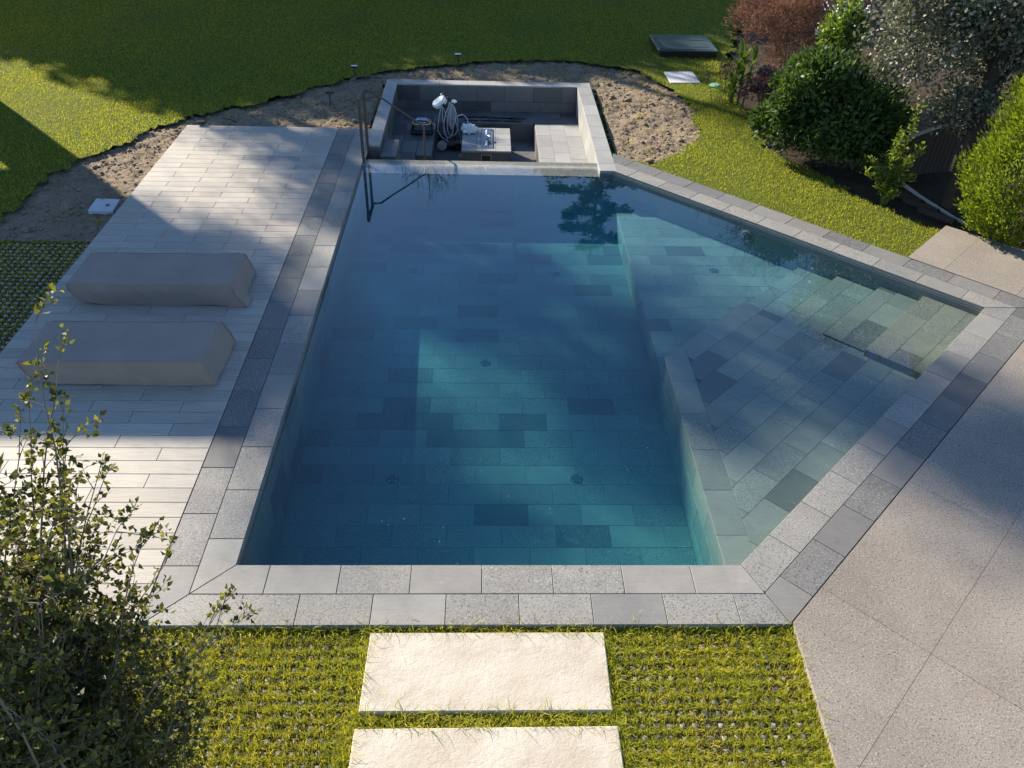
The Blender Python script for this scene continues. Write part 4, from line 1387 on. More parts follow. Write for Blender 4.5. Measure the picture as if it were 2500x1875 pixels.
def loft(rings, capt=True, capb=True):
    mb_ = MB()
    v = [q for r_ in rings for q in r_]
    n = len(rings[0])
    f = []
    for i in range(len(rings) - 1):
        for k in range(n):
            k2 = (k + 1) % n
            f.append((i * n + k, i * n + k2, (i + 1) * n + k2, (i + 1) * n + k))
    if capb:
        f.append(tuple(range(n - 1, -1, -1)))
    if capt:
        f.append(tuple((len(rings) - 1) * n + k for k in range(n)))
    return mb_.add(v, f)


rx, ry = -1.275, 16.40
loft([rbox(rx, ry, .40, .36, .06, BZ + .03), rbox(rx, ry, .42, .38, .07, BZ + .10), rbox(rx, ry, .37, .33, .08, BZ + .17), rbox(rx, ry, .33, .29, .09, BZ + .205)]).build('body', M['navy'], rob, smooth=False)
for sx in (-1, 1):
    loft([[(rx + sx * .20 + a, ry + .17 * c_, BZ + .055 + .05 * s_) for c_, s_ in ((math.cos(q), math.sin(q)) for q in np.linspace(0, 2 * math.pi, 21)[:-1])] for a in (-.025, .025)]).build('track', M['black'], rob)
MB().tube([(rx - .2, ry - .18, BZ + .045), (rx + .2, ry - .18, BZ + .045)], .04, 12).build('brush', M['black'], rob)
trim_pts = rbox(rx, ry, .345, .305, .09, BZ + .20, 5)
MB().tube(trim_pts + [trim_pts[0], trim_pts[1]], .015, 6).build('trim', M['yellow'], rob)
loft([rbox(rx, ry + .01, .32, .28, .10, BZ + .205), rbox(rx, ry + .01, .29, .25, .10, BZ + .245), rbox(rx, ry + .01, .22, .18, .08, BZ + .272), rbox(rx, ry + .01, .1, .08, .03, BZ + .28)]).build('dome', M['dome'], rob, smooth=True)
MB().tube([(rx - .15, ry - .12, BZ + .24), (rx - .05, ry - .145, BZ + .275), (rx + .10, ry - .15, BZ + .265), (rx + .145, ry - .13, BZ + .23)], .012, 6).build('carry_handle', M['black'], rob)

cad = empty('cleaner_trolley', (-.74, 16.5, LFZ), 'black robot trolley with white power box and hanging cable coils', 'trolley')
MB().bbox(-.92, -.50, 16.38, 16.74, LFZ + .05, LFZ + .11, .012).add([], []).build('tray', M['black'], cad)
MB().bbox(-.62, -.49, 16.36, 16.52, LFZ + .02, LFZ + .16, .012).build('foot', M['black'], cad)
for (wx, wy) in ((-.94, 16.46), (-.94, 16.70)):
    pass
wheel = MB().lathe((-.88, 16.36, LFZ + .10), [(.06, 0), (.095, .004), (.10, .02), (.10, .04), (.095, .056), (.06, .06)], 24, 'y').build('wheel', M['black'], cad)
MB().lathe((-.88, 16.354, LFZ + .10), [(.085, 0), (.10, .002), (.10, .012), (.085, .014)], 24, 'y').build('rim', M['cable'], wheel)
wheel2 = MB().lathe((-.88, 16.72, LFZ + .10), [(.06, 0), (.095, .004), (.10, .02), (.10, .04), (.095, .056), (.06, .06)], 24, 'y').build('wheel', M['black'], cad)
MB().tube([(-.88, 16.38, LFZ + .1), (-.88, 16.74, LFZ + .1)], .012, 6).build('axle', M['darkmetal'], cad)
for sx in (-.80, -.62):
    MB().tube([(sx, 16.60, LFZ + .08), (sx - .02, 16.58, -.35), (sx - .03, 16.54, .02), (-.76, 16.50, .12)], .014, 8).build('upright', M['black'], cad)
MB().tube([(-.76, 16.50, .10), (-.79, 16.46, .16), (-.84, 16.44, .215), (-.875, 16.43, .20)], .016, 8).build('handle', M['black'], cad)
MB().tube([(-.872, 16.43, .215), (-.878, 16.428, .17)], .018, 8).build('handle_grip', M['white'], cad)
# power box, tilted
bxm = loft([[q for q in rbox(0, 0, .20, .12, .045, z_)] for z_ in (-.045,)] + [rbox(0, 0, .23, .15, .06, -.03), rbox(0, 0, .23, .15, .06, .03), rbox(0, 0, .19, .11, .05, .05)])
rot = Matrix.Translation((-.91, 16.46, .03)) @ Matrix.Diagonal((1.3, 1.2, 1.25, 1)) @ Matrix.Rotation(R(-38), 4, 'Y') @ Matrix.Rotation(R(24), 4, 'X')
bxm.v = [tuple(rot @ Vector(q)) for q in bxm.v]
pb = bxm.build('power_box', M['white'], cad, smooth=False)
sm = MB().tube([tuple(rot @ Vector(q)) for q in rbox(0, 0, .234, .154, .062, -.008, 4)] + [tuple(rot @ Vector(rbox(0, 0, .234, .154, .062, -.008, 4)[0]))], .006, 5)
sm.build('box_seam', M['black'], pb)
kb = MB().lathe((0, 0, 0), [(.016, 0), (.016, .01), (.0, .012)], 12)
kb.v = [tuple(rot @ Matrix.Translation((.03, -.076, -.022)) @ Matrix.Rotation(R(90), 4, 'X') @ Vector(q)) for q in kb.v]
kb.build('knob', M['black'], pb)
cab = MB()


def loop(cx, cy, cz, w, h, ph, y2=0.0, n=22, r=.007):
    pts = []
    for k in range(n + 1):
        th = 2 * math.pi * k / n + ph
        pts.append((cx + w * math.sin(th) * (1 - .35 * math.cos(th)), cy + y2 * math.sin(th * 1.0), cz - h / 2 + h / 2 * math.cos(th)))
    return pts


for k in range(7):
    MB().tube(loop(-.69 + .012 * k - .03, 16.45 - .02 * k, .03 + rng.uniform(-.02, .02), .035 + .012 * rng.random(), .40 + .12 * rng.random(), 0, .03), .0075, 6).build('cable_coil', M['cable'], cad)
MB().tube(loop(-.66, 16.38, .0, .10, .62, .3, .06), .0085, 6).build('cable_coil', M['cable'], cad)
MB().tube(loop(-.74, 16.36, -.05, .09, .60, .0, .05), .0085, 6).build('cable_coil', M['cable'], cad)
MB().tube([(-.86, 16.42, -.03), (-.86, 16.36, -.25), (-.80, 16.34, -.55), (-.76, 16.34, -.74)], .008, 6).build('cable_run', M['cable'], cad)
MB().tube([(-.88, 16.42, -.03), (-.93, 16.36, -.25), (-.96, 16.30, -.48), (-.88, 16.30, -.62), (-.74, 16.32, -.72)], .008, 6).build('cable_run', M['cable'], cad)
MB().tube([(-.62, 16.38, -.20), (-.60, 16.34, -.30), (-.54, 16.30, -.46), (-.50, 16.32, -.62), (-.50, 16.36, -.80)], .008, 6).build('cable_run', M['cable'], cad)
MB().tube([(-.84, 16.40, -.05), (-.78, 16.36, -.22), (-.62, 16.34, -.26), (-.52, 16.34, -.18), (-.44, 16.32, -.16), (-.36, 16.30, -.24), (-.335, 16.26, -.36)], .0085, 6).build('cable_run', M['cable'], cad)
blob('knotted_cord', (-.63, 16.46, .05), .05, 9.0, M['cloth'], cad, (1.3, .8, .6), 1.0, 2.8, 3)

# ------------------------------------------------------------------ small garden things
hose = MB().tube([(-2.25, 18.30, -.08), (-2.45, 18.33, -.06), (-2.62, 18.31, -.05), (-2.78, 18.20, -.04), (-2.87, 17.95, -.03), (-2.84, 17.62, -.04),
                  (-2.75, 17.36, -.06), (-2.60, 17.13, -.08), (-2.45, 17.02, -.10), (-2.33, 16.90, -.11), (-2.18, 16.80, -.12)], .016, 8).build('garden_hose', M['hose'])
tag(hose, 'dark hose looped on the soil behind the bronze rail', 'hose')


def solar(x, y, h, label, head, tilt=20):
    o = empty('stake_light', (x, y, -.1), label, 'garden light', 'solar stake lights along the soil edge')
    MB().tube([(x, y, -.12), (x, y, h - .02)], .012, 7).build('stake', M['darkmetal'], o)
    hd = MB().bbox(x - .075, x + .075, y - .05, y + .05, h - .02, h + .015, .006).build('head', M['darkmetal'], o)
    MB().box(x - .066, x + .066, y - .042, y + .042, h + .0155, h + .019).build('panel', M[head], hd)


solar(-2.82, 18.27, .16, 'white topped stake light at the lawn edge behind the hose loop', 'white')
solar(-.62, 19.1, .22, 'stake light at the lawn edge behind the sunken pit', 'white')
solar(-3.10, 16.6, .14, 'dark stake light in the bare soil left of the hose loop', 'darkmetal')
solar(-5.20, 15.05, .05, 'low dark stake light in soil at the far left deck corner', 'darkmetal')

# twigs lying on the soil
for k, (x, y, a, L_) in enumerate(((-5.55, 14.7, .9, .55), (-5.35, 14.4, 2.4, .5), (-5.2, 15.1, .3, .4), (-5.9, 14.0, 1.6, .35), (-4.7, 15.5, 2.9, .3))):
    tw = MB()
    p0 = Vector((x, y, -.10))
    dr = Vector((math.cos(a), math.sin(a), .12))
    tw.tube([p0, p0 + dr * L_ * .5 + Vector((0, 0, .03)), p0 + dr * L_], [.010, .008, .004], 6)
    tw.tube([p0 + dr * L_ * .4 + Vector((0, 0, .02)), p0 + dr * L_ * .6 + Vector((-dr.y, dr.x, .3)) * L_ * .3], [.006, .003], 5)
    tag(tw.build('fallen_twig', M['bark']), ('long dark twig on the soil beside the far left deck corner', 'forked dark twig on the soil just left of the deck edge', 'dark twig on the soil behind the far deck edge', 'thin dark twig on the soil near the lawn edge left of the deck', 'short dark twig on the soil beyond the middle of the far deck edge')[k], 'twig', 'twigs on the soil')

bx = empty('utility_box', (4.8, 20.9, -.06), 'dark green flat utility box lid standing on the lawn', 'utility box')
MB().bbox(4.12, 5.50, 20.30, 21.66, -.08, .055, .012).build('base', M['black'], bx)
lid = MB().bbox(4.09, 5.53, 20.27, 21.69, .056, .10, .01).build('lid', M['plasticgreen'], bx)
MB().bbox(4.28, 5.43, 20.36, 21.60, .101, .109, .004).build('lid_panel', M['plasticgreen'], lid)
for (px_, py_) in ((4.14, 20.36), (4.14, 21.30)):
    MB().box(px_, px_ + .09, py_, py_ + .06, .101, .106).build('slot', M['black'], lid)
for py_ in (20.55, 21.15):
    MB().box(5.0, 5.38, py_, py_ + .025, .110, .113).build('grip', M['black'], lid)
tag(stone('cover_slab', [(4.04, 18.27), (4.72, 18.33), (4.70, 19.13), (4.03, 19.07)], XY, M['slab'], None, thick=.09, gap=0, bev=.006, lift=-.045),
    'pale grey square slab in the lawn in front of the utility box', 'slab')
tag(stone('cover_slab', [(-6.00, 11.66), (-5.62, 11.64), (-5.66, 12.06), (-6.03, 12.09)], XY, M['slab'], None, thick=.09, gap=0, bev=.006, lift=-.105),
    'pale square slab in the shaded soil left of the deck', 'slab')
tag(MB().lathe((5.0, 18.15, -.06), [(.13, 0), (.13, .02), (.10, .035), (0, .04)], 16).build('sprinkler_cap', plain('mint_plastic', (.20, .42, .33), .5)), 'small mint green round cap in the lawn beside the pale slab', 'cap')

# ------------------------------------------------------------------ shrubs and trees at the right
def shrub(name, label, cat, base, c, rad, n, L, W, mat, nclump=60, cr=.2, shell=.7, stems=7, bark='bark', group=None, out=.8, core=True, droop=.15, up=.3, lobes=7):
    o = empty(name, (base[0], base[1], base[2]), label, cat, group)
    sm_ = MB()
    for k in range(stems):
        a = 2 * math.pi * k / stems + random.random()
        e = Vector(c) + Vector((math.cos(a) * rad[0] * .6, math.sin(a) * rad[1] * .6, rad[2] * random.uniform(.0, .6)))
        b0 = Vector(base) + Vector((math.cos(a) * .06, math.sin(a) * .06, 0))
        md = b0.lerp(e, .45) + Vector((0, 0, .15 * rad[2]))
        sm_.tube([b0, md, e], [.022, .015, .006], 6)
    sm_.build('stem', M[bark], o)
    Ps, ds = [], []
    for q in range(lobes):
        a_ = 2 * math.pi * q / max(lobes - 1, 1) + random.random()
        k_ = 0 if q == 0 else random.uniform(.38, .6)
        sc_ = .82 if q == 0 else random.uniform(.38, .6)
        cq = (c[0] + math.cos(a_) * rad[0] * k_, c[1] + math.sin(a_) * rad[1] * k_, c[2] + (0 if q == 0 else rad[2] * random.uniform(-.35, .5)))
        p_, d_ = clump_points(int(n / lobes * (1.6 if q == 0 else .88)), cq, tuple(r_ * sc_ for r_ in rad), max(8, nclump // lobes), cr * 1.3, shell)
        Ps.append(p_)
        ds.append(d_)
    P, dv = np.concatenate(Ps), np.concatenate(ds)
    k = P[:, 2] > base[2] + .03
    P, dv = P[k], dv[k]
    dd = dv * out + rng.normal(0, .6, P.shape) + np.array([0, 0, up])
    sz = rng.uniform(.7, 1.25, len(P))
    v, f = leaf_quads(P, dd, L * sz, W * sz, droop, .12)
    mesh_np('crown', v, f, M[mat], o)
    return o


shrub('viburnum_shrub', 'large rounded dark green glossy shrub at the lawn edge', 'shrub', (6.2, 14.25, -.12), (6.1, 14.1, .74), (1.36, 1.1, 1.08), 24000, .115, .052, 'viburnum', 130, .14, .55, 9)
shrub('rust_shrub', 'rust brown twiggy shrub at the top behind the green shrubs', 'shrub', (6.75, 18.9, -.12), (6.75, 18.9, 1.05), (1.45, 1.2, 1.15), 17000, .13, .012, 'rustleaf', 90, .16, .5, 12, 'deadtwig', None, 1.1, True, .35)
shrub('purple_shrub', 'low purple leaved shrub beside the broad leaved plant', 'shrub', (5.62, 16.4, -.12), (5.62, 16.4, .36), (.55, .5, .52), 4200, .075, .028, 'purpleleaf', 45, .17, .5, 7, 'deadtwig', None, 1.2)
fsh = shrub('flowering_shrub', 'pale green loose shrub with white flowers behind the glossy shrub', 'shrub', (7.0, 17.0, -.12), (7.0, 17.0, 1.25), (.5, .5, 1.0), 2600, .09, .05, 'cannaleaf', 40, .2, .4, 5)
Pw, dw = clump_points(260, (7.0, 17.0, 1.35), (.5, .5, .95), 26, .12, .85)
v, f = leaf_quads(Pw, dw + rng.normal(0, .5, Pw.shape), .05, .04)
mesh_np('flowers', v, f, M['cloth'], fsh)

# big grey green tree
bt = empty('holm_oak', (7.55, 12.35, -.12), 'grey green leafed tree with a dark leaning trunk at the right', 'tree')
MB().tube([(7.48, 12.10, -.15), (7.52, 12.2, .4), (7.60, 12.45, 1.0), (7.75, 12.75, 1.6), (8.0, 13.1, 2.3), (8.2, 13.4, 3.1)], [.17, .14, .125, .11, .09, .06], 12).build('trunk', M['bark'], bt)
lm_ = MB()
for k in range(12):
    a = k * .55 + .2
    s0 = Vector((7.7 + .05 * k, 12.7 + .05 * k, 1.4 + .12 * k))
    e0 = Vector((8.1, 13.5, 2.4)) + Vector((math.cos(a) * 1.5, math.sin(a) * 1.2, random.uniform(-.4, 1.0)))
    lm_.tube([s0, s0.lerp(e0, .5) + Vector((0, 0, .15)), e0], [.05, .03, .012], 7)
lm_.build('limb', M['bark'], bt)
P1, d1 = clump_points(21000, (7.75, 13.75, 2.25), (1.65, 1.25, 1.4), 170, .12, .5)
P2, d2 = clump_points(17000, (9.4, 13.7, 2.0), (1.6, 1.4, 1.6), 130, .14, .5)
P3, d3 = clump_points(2600, (7.55, 12.9, 1.25), (.5, .45, .45), 26, .22, .4)
P, dv = np.concatenate([P1, P2, P3]), np.concatenate([d1, d2, d3])
dd = dv * .7 + rng.normal(0, .65, P.shape)
sz = rng.uniform(.7, 1.2, len(P))
v, f = leaf_quads(P, dd, .080 * sz, .047 * sz, .1, .12)
mesh_np('crown', v, f, M['greyleaf'], bt)

# thuja column with bare brown lower twigs
th_ = empty('thuja', (7.95, 10.95, -.12), 'bright green conical thuja with bare brown twigs at its right foot', 'conifer')
MB().tube([(7.95, 10.95, -.15), (7.95, 10.98, 1.2), (7.97, 11.0, 2.9)], [.09, .06, .015], 8).build('trunk', M['bark'], th_)
n_ = 30000
zz = rng.uniform(0.0, 1, n_) ** 1.1
ang = rng.uniform(0, 2 * np.pi, n_)
lob = np.array([mnoise.noise(Vector((math.cos(a_) * 2.6, math.sin(a_) * 2.6, b_ * 7))) + .8 * mnoise.noise(Vector((math.cos(a_) * 6, math.sin(a_) * 6, b_ * 16 + 3))) for a_, b_ in zip(ang, zz)])
rr = (1.0 * np.minimum(1, (zz + .12) * 2.6) ** .7 * (1 - zz) ** .72 * 1.05 + .05) * (1.04 + .34 * lob) * rng.uniform(.72, 1.04, n_)
keepb = ~((zz < .26) & (np.cos(ang + .55) > .25) & (rng.random(n_) < .93))
P = np.stack([7.92 + rr * np.cos(ang) * 1.04, 10.98 + rr * np.sin(ang) * .9, .02 + zz * 3.6], 1)[keepb]
dd = np.stack([np.cos(ang) * .8, np.sin(ang) * .8, np.full(n_, .75)], 1)[keepb] + rng.normal(0, .35, (keepb.sum(), 3))
v, f = leaf_quads(P, dd, rng.uniform(.05, .10, len(P)), rng.uniform(.018, .034, len(P)), .1, .1)
mesh_np('crown', v, f, M['thuja'], th_)
tw = MB()
for k in range(110):
    a = random.uniform(-1.7, .7)
    h0 = random.uniform(.02, .35)
    p0 = Vector((7.95 + .15 * math.cos(a), 10.95 + .15 * math.sin(a), h0))
    L_ = random.uniform(.6, 1.05)
    p1 = p0 + Vector((math.cos(a) * L_ * .5, math.sin(a) * L_ * .5, L_ * .22 + random.uniform(-.05, .08)))
    p2 = p0 + Vector((math.cos(a + random.uniform(-.3, .3)) * L_ * .95, math.sin(a + random.uniform(-.3, .3)) * L_ * .95, L_ * random.uniform(.35, .75)))
    tw.tube([p0, p1, p2], [.011, .007, .003], 5, False)
tw.build('bare_twigs', M['deadtwig'], th_)

# young yellow green shrub
ys = empty('young_laurel', (6.45, 12.25, -.12), 'small upright yellow green shrub in front of the timber wall', 'shrub')
sm_ = MB()
Pl, Dl = [], []
tips = [(6.60, 12.38, 1.52), (6.30, 12.2, .95), (6.05, 12.25, .45), (6.85, 12.35, .85), (6.55, 12.1, .75), (6.2, 12.1, .30), (6.7, 12.1, .45), (6.35, 12.4, .7), (6.5, 12.45, 1.05), (6.1, 12.4, .62), (6.75, 12.45, .62), (6.4, 11.95, .22)]
for tp_ in tips:
    b0 = Vector((6.45 + random.uniform(-.05, .05), 12.25 + random.uniform(-.05, .05), -.12))
    e = Vector(tp_)
    pts = [b0.lerp(e, s_) + Vector((0, 0, .12 * math.sin(math.pi * s_))) + Vector((random.uniform(-.02, .02), random.uniform(-.02, .02), 0)) for s_ in np.linspace(0, 1, 9)]
    sm_.tube(pts, [.013 * (1 - .8 * i / 8) for i in range(9)], 6)
    for s_ in np.linspace(.28, 1, 46):
        i = min(int(s_ * 8), 7)
        p_ = pts[i].lerp(pts[i + 1], s_ * 8 - i)
        for _ in range(2):
            Pl.append(tuple(p_ + Vector((random.gauss(0, .03), random.gauss(0, .03), random.gauss(0, .03)))))
            Dl.append((random.gauss(0, .8), random.gauss(0, .8), .55))
sm_.build('stem', M['stem'], ys)
v, f = leaf_quads(np.array(Pl), np.array(Dl), rng.uniform(.06, .10, len(Pl)), rng.uniform(.025, .04, len(Pl)), .15, .15)
mesh_np('foliage', v, f, M['yellowleaf'], ys)


# broad leaved canna by the lawn
cn = empty('canna_plant', (5.2, 16.95, -.12), 'tall broad leaved green plant with upright stalk at the lawn edge', 'plant')
st = MB()
lf_v, lf_f = [], []


def broad_leaf(p, d, L_, W_, bend):
    p, d = Vector(p), Vector(d).normalized()
    s_ = d.cross(Vector((0, 0, 1)))
    if s_.length < .1:
        s_ = Vector((1, 0, 0))
    s_.normalize()
    nrm_ = s_.cross(d)
    rows = 7
    vs = []
    for i in range(rows):
        t_ = i / (rows - 1)
        w_ = W_ * (math.sin(math.pi * min(t_ * .92 + .08, 1)) ** .75) * (.5 if t_ > .98 else 1) * (0.02 if i == rows - 1 else 1)
        c_ = p + d * L_ * t_ - Vector((0, 0, 1)) * bend * L_ * t_ ** 2.2
        vs += [c_ - s_ * w_ / 2 + nrm_ * w_ * .22, c_, c_ + s_ * w_ / 2 + nrm_ * w_ * .22]
    mbl = MB()
    fs = []
    for i in range(rows - 1):
        for k in range(2):
            fs.append((3 * i + k, 3 * i + k + 1, 3 * i + k + 4, 3 * i + k + 3))
    return mbl.add(vs, fs)


for (bx_, by_, hh_, nl) in ((5.20, 16.95, 1.15, 12), (5.10, 17.05, .95, 9), (5.32, 17.0, 1.05, 9), (5.02, 16.9, .6, 6)):
    lean = Vector((random.uniform(-.06, .10), random.uniform(-.05, .05), 1))
    top = Vector((bx_, by_, -.12)) + lean * hh_
    st.tube([(bx_, by_, -.12), Vector((bx_, by_, -.12)).lerp(top, .5), top], [.022, .018, .010], 7)
    for k in range(nl):
        t_ = .2 + .8 * k / (nl - 1)
        a = k * 2.3 + bx_ * 9
        p_ = Vector((bx_, by_, -.12)).lerp(top, t_)
        broad_leaf(p_, (math.cos(a) * .7, math.sin(a) * .7, .55 + .7 * t_), random.uniform(.32, .48), random.uniform(.10, .15), random.uniform(.1, .5)).build('leaf', M['cannaleaf'], cn, True)
st.build('stalk', M['stem'], cn)
fl_ = empty('flower_stems', (4.80, 17.15, -.1), 'thin reddish flower spikes left of the broad leaved plant', 'plant')
fs_ = MB()
ds_v = []
for k in range(9):
    p0 = Vector((4.82 + random.uniform(-.12, .2), 17.15 + random.uniform(-.1, .1), -.1))
    p2 = p0 + Vector((random.uniform(-.2, .1), random.uniform(-.1, .1), random.uniform(.6, 1.1)))
    fs_.tube([p0, p0.lerp(p2, .5) + Vector((.02, 0, 0)), p2], [.007, .005, .004], 5)
    for s_ in np.linspace(.72, 1, 10):
        ds_v.append(tuple(p0.lerp(p2, s_)))
fs_.build('stem', M['stem'], fl_)
ds_v = np.repeat(np.array(ds_v), 4, 0)
v, f = leaf_quads(ds_v, rng.normal(size=ds_v.shape) + [0, 0, .4], .04, .018)
mesh_np('flower_spike', v, f, M['purpleleaf'], fl_)
Pw = np.stack([rng.uniform(4.75, 5.15, 260), rng.uniform(16.95, 17.3, 260), rng.uniform(-.05, .75, 260)], 1)
v, f = leaf_quads(Pw, rng.normal(size=Pw.shape) + [0, 0, .6], .10, .022)
mesh_np('foliage', v, f, M['yellowleaf'], fl_)

# timber retaining walls and the rope edging
def timber_wall(name, pts, z0, zt, label):
    o = empty(name, (pts[0][0], pts[0][1], z0), label, 'retaining wall')
    tot = 0
    L_ = [0]
    for a, b in zip(pts, pts[1:]):
        tot += math.hypot(b[0] - a[0], b[1] - a[1])
        L_.append(tot)
    n = int(tot / .085)
    for k in range(n):
        s_ = (k + .5) / n * tot
        i = max(j for j in range(len(L_)) if L_[j] <= s_)
        i = min(i, len(pts) - 2)
        u_ = (s_ - L_[i]) / (L_[i + 1] - L_[i])
        x = pts[i][0] + u_ * (pts[i + 1][0] - pts[i][0])
        y = pts[i][1] + u_ * (pts[i + 1][1] - pts[i][1])
        d_ = Vector((pts[i + 1][0] - pts[i][0], pts[i + 1][1] - pts[i][1], 0)).normalized()
        z1 = zt(s_ / tot) + random.uniform(-.01, .01)
        fr_ = Frame((x, y, z0), d_, (-d_.y, d_.x, 0))
        q = [(-.040, -.03), (.040, -.03), (.040, .03), (-.040, .03)]
        mb_ = MB().prism([fr_.w(*p_)[:2] for p_ in q], z0, z1)
        mb_.build('plank', M['timber'], o)
    cp = [(pts[0][0] + (pts[-1][0] - pts[0][0]) * 0, 0)]
    path = []
    for k in range(25):
        s_ = k / 24 * tot
        i = min(max(j for j in range(len(L_)) if L_[j] <= s_), len(pts) - 2)
        u_ = (s_ - L_[i]) / (L_[i + 1] - L_[i])
        path.append((pts[i][0] + u_ * (pts[i + 1][0] - pts[i][0]), pts[i][1] + u_ * (pts[i + 1][1] - pts[i][1]), zt(s_ / tot) + .02))
    MB().tube(path, .035, 8).build('rope_rail', M['rope'], o)
    return o


timber_wall('timber_wall', [(6.85, 13.25), (7.2, 13.42), (7.6, 13.58), (8.2, 13.75)], -.2, lambda s_: .50 + .28 * s_ ** .7, 'dark timber wall with a pale rope rail behind the young shrub')
timber_wall('timber_wall', [(6.95, 15.0), (7.4, 15.5), (7.9, 15.85)], -.2, lambda s_: .45 + .25 * s_, 'dark timber wall half hidden between the glossy shrub and the tree')
edg = MB().tube([(6.96, 13.14, .02), (7.02, 12.8, .0), (7.12, 12.42, -.02), (7.22, 12.1, -.03), (7.36, 11.72, -.05), (7.5, 11.5, -.06)], .03, 8).build('rope_edging', M['rope'])
tag(edg, 'pale rope edging curving over the dark bed to the tree', 'rope')
for k, (x, y, a) in enumerate(((6.95, 12.55, -1.1), (7.05, 12.2, -1.0), (7.15, 11.85, -.95))):
    d_ = Vector((math.cos(a), math.sin(a), 0))
    mb_ = MB().tube([Vector((x, y, -.10)) - d_ * .3, Vector((x, y, -.08)) + d_ * .3], .07, 8)
    tag(mb_.build('edging_log', M['timber']), ('dark edging log farthest from the path beside the rope', 'middle dark edging log beside the rope', 'dark edging log nearest the path beside the rope')[k], 'log', 'edging logs in the bed')

# ------------------------------------------------------------------ small leaved oak shrub close to the camera
ob = empty('oak_shrub', (-2.1, 1.7, -.08), 'tall small leaved oak shrub in the lower left corner, closest to the camera', 'shrub')
bw, tg = MB(), MB()
Pl, Dl, Sl = [], [], []


def twig_leaves(pts, dens, spread=.012):
    for a, b in zip(pts, pts[1:]):
        seg = (b - a).length
        k = max(1, int(seg * dens))
        for _ in range(k):
            p_ = a.lerp(b, random.random())
            d_ = (b - a).normalized()
            o_ = Vector((random.gauss(0, 1), random.gauss(0, 1), random.gauss(0, 1))).normalized()
            Pl.append(tuple(p_ + o_ * random.uniform(0, spread)))
            Dl.append(tuple(d_ * .5 + o_ * .9 + Vector((0, 0, .25))))
            Sl.append(random.uniform(.65, 1.25))


def curve(p0, p1, sag, n, wob):
    pts = []
    off = Vector((0, 0, 0))
    for i in range(n + 1):
        t_ = i / n
        off += Vector((random.gauss(0, wob), random.gauss(0, wob), random.gauss(0, wob)))
        pts.append(p0.lerp(p1, t_) + Vector((0, 0, sag * math.sin(math.pi * t_))) + off * math.sin(math.pi * min(1, t_ * 1.1)))
    return pts


def sprig(p0, d0, L_, lvl, r0):
    """side shoot with leaves, zig-zagging; branches again once"""
    n = max(3, int(L_ / .045))
    pts = [p0]
    d_ = d0.normalized()
    for i in range(n):
        d_ = (d_ + Vector((random.gauss(0, .16), random.gauss(0, .16), random.gauss(.02, .13)))).normalized()
        pts.append(pts[-1] + d_ * (L_ / n))
    tg.tube(pts, [r0 * (1 - .75 * i / n) for i in range(n + 1)], 3, False)
    twig_leaves(pts[1:], 120 if lvl else 75)
    if lvl == 0:
        for i in range(1, n, 2):
            a_ = Vector((random.gauss(0, 1), random.gauss(0, 1), random.gauss(.1, .7))).normalized()
            sprig(pts[i], d_ * .7 + a_ * .8, L_ * random.uniform(.25, .5), 1, r0 * .6)


base = Vector((-2.1, 1.7, -.1))
TIPS = [(-2.02, 3.18, 3.42), (-1.99, 3.2, 3.2), (-1.97, 3.05, 3.0), (-1.95, 2.95, 2.88), (-1.80, 2.9, 2.72), (-1.53, 2.68, 2.36), (-1.26, 2.60, 2.17), (-1.17, 2.56, 2.10),
        (-1.63, 2.70, 2.45), (-1.82, 2.93, 2.76), (-2.15, 3.1, 3.0), (-2.3, 3.2, 2.8), (-1.4, 2.5, 1.9), (-1.5, 2.35, 1.6), (-1.3, 2.45, 1.7)]
for q in TIPS:
    pts = curve(base + Vector((random.gauss(0, .2), random.gauss(0, .15), random.uniform(.2, 1.3))), Vector(q), .18, 14, .018)
    bw.tube(pts, [.010 * (1 - .8 * i / 14) for i in range(15)], 6, False)
    for i in range(2, 15):
        dd_ = (pts[min(i + 1, 14)] - pts[i - 1]).normalized()
        for _ in range(2 if i < 12 else 1):
            sd_ = Vector((random.gauss(.1, 1), random.gauss(.1, 1), random.gauss(.0, .6))).normalized()
            sprig(pts[i], dd_ * .75 + sd_ * .75, random.uniform(.14, .30) * (1.15 - .5 * i / 14), 0, .0028)
    sprig(pts[-1], pts[-1] - pts[-2], .07, 1, .003)
for k in range(120):
    # inner mass of branches, densest low and to the left
    hq = random.uniform(.9, 3.0)
    q = Vector((random.gauss(-2.08, .27), random.gauss(2.38, .26), hq))
    if q.x > -1.22 - .30 * max(hq - 1.6, 0):
        continue
    pts = curve(base + Vector((random.gauss(0, .2), random.gauss(0, .15), random.uniform(0, 1.2))), q, .22, 10, .03)
    bw.tube(pts, [.009 * (1 - .8 * i / 10) for i in range(11)], 5, False)
    for i in range(4, 11):
        for _ in range(2):
            sd_ = Vector((random.gauss(.1, 1), random.gauss(.1, 1), random.gauss(.1, .7))).normalized()
            sprig(pts[i], sd_, random.uniform(.14, .32), 0, .0028)
bw.build('branch', M['twig'], ob, True)
tg.build('twig', M['twig'], ob)
Pl, Dl, Sl = np.array(Pl), np.array(Dl), np.array(Sl)
v, f = leaf_quads(Pl, Dl, .034 * Sl, .0245 * Sl, .15, .18)
mesh_np('foliage', v, f, M['oakleaf'], ob)

# ------------------------------------------------------------------ trees beyond the picture that shade the garden and mirror in the pool
def tube_tree(name, base, label, cat, trunk, limbs, P, dv, L, W, mat, group=None, droop=.1):
    o = empty(name, base, label, cat, group)
    MB().tube(*trunk, 10).build('trunk', M['bark'], o)
    lm = MB()
    for pts, r_ in limbs:
        lm.tube(pts, r_, 6, False)
    lm.build('limb', M['bark'], o)
    v, f = leaf_quads(P, dv, L, W, droop, .1)
    mesh_np('crown', v, f, M[mat], o)
    return o


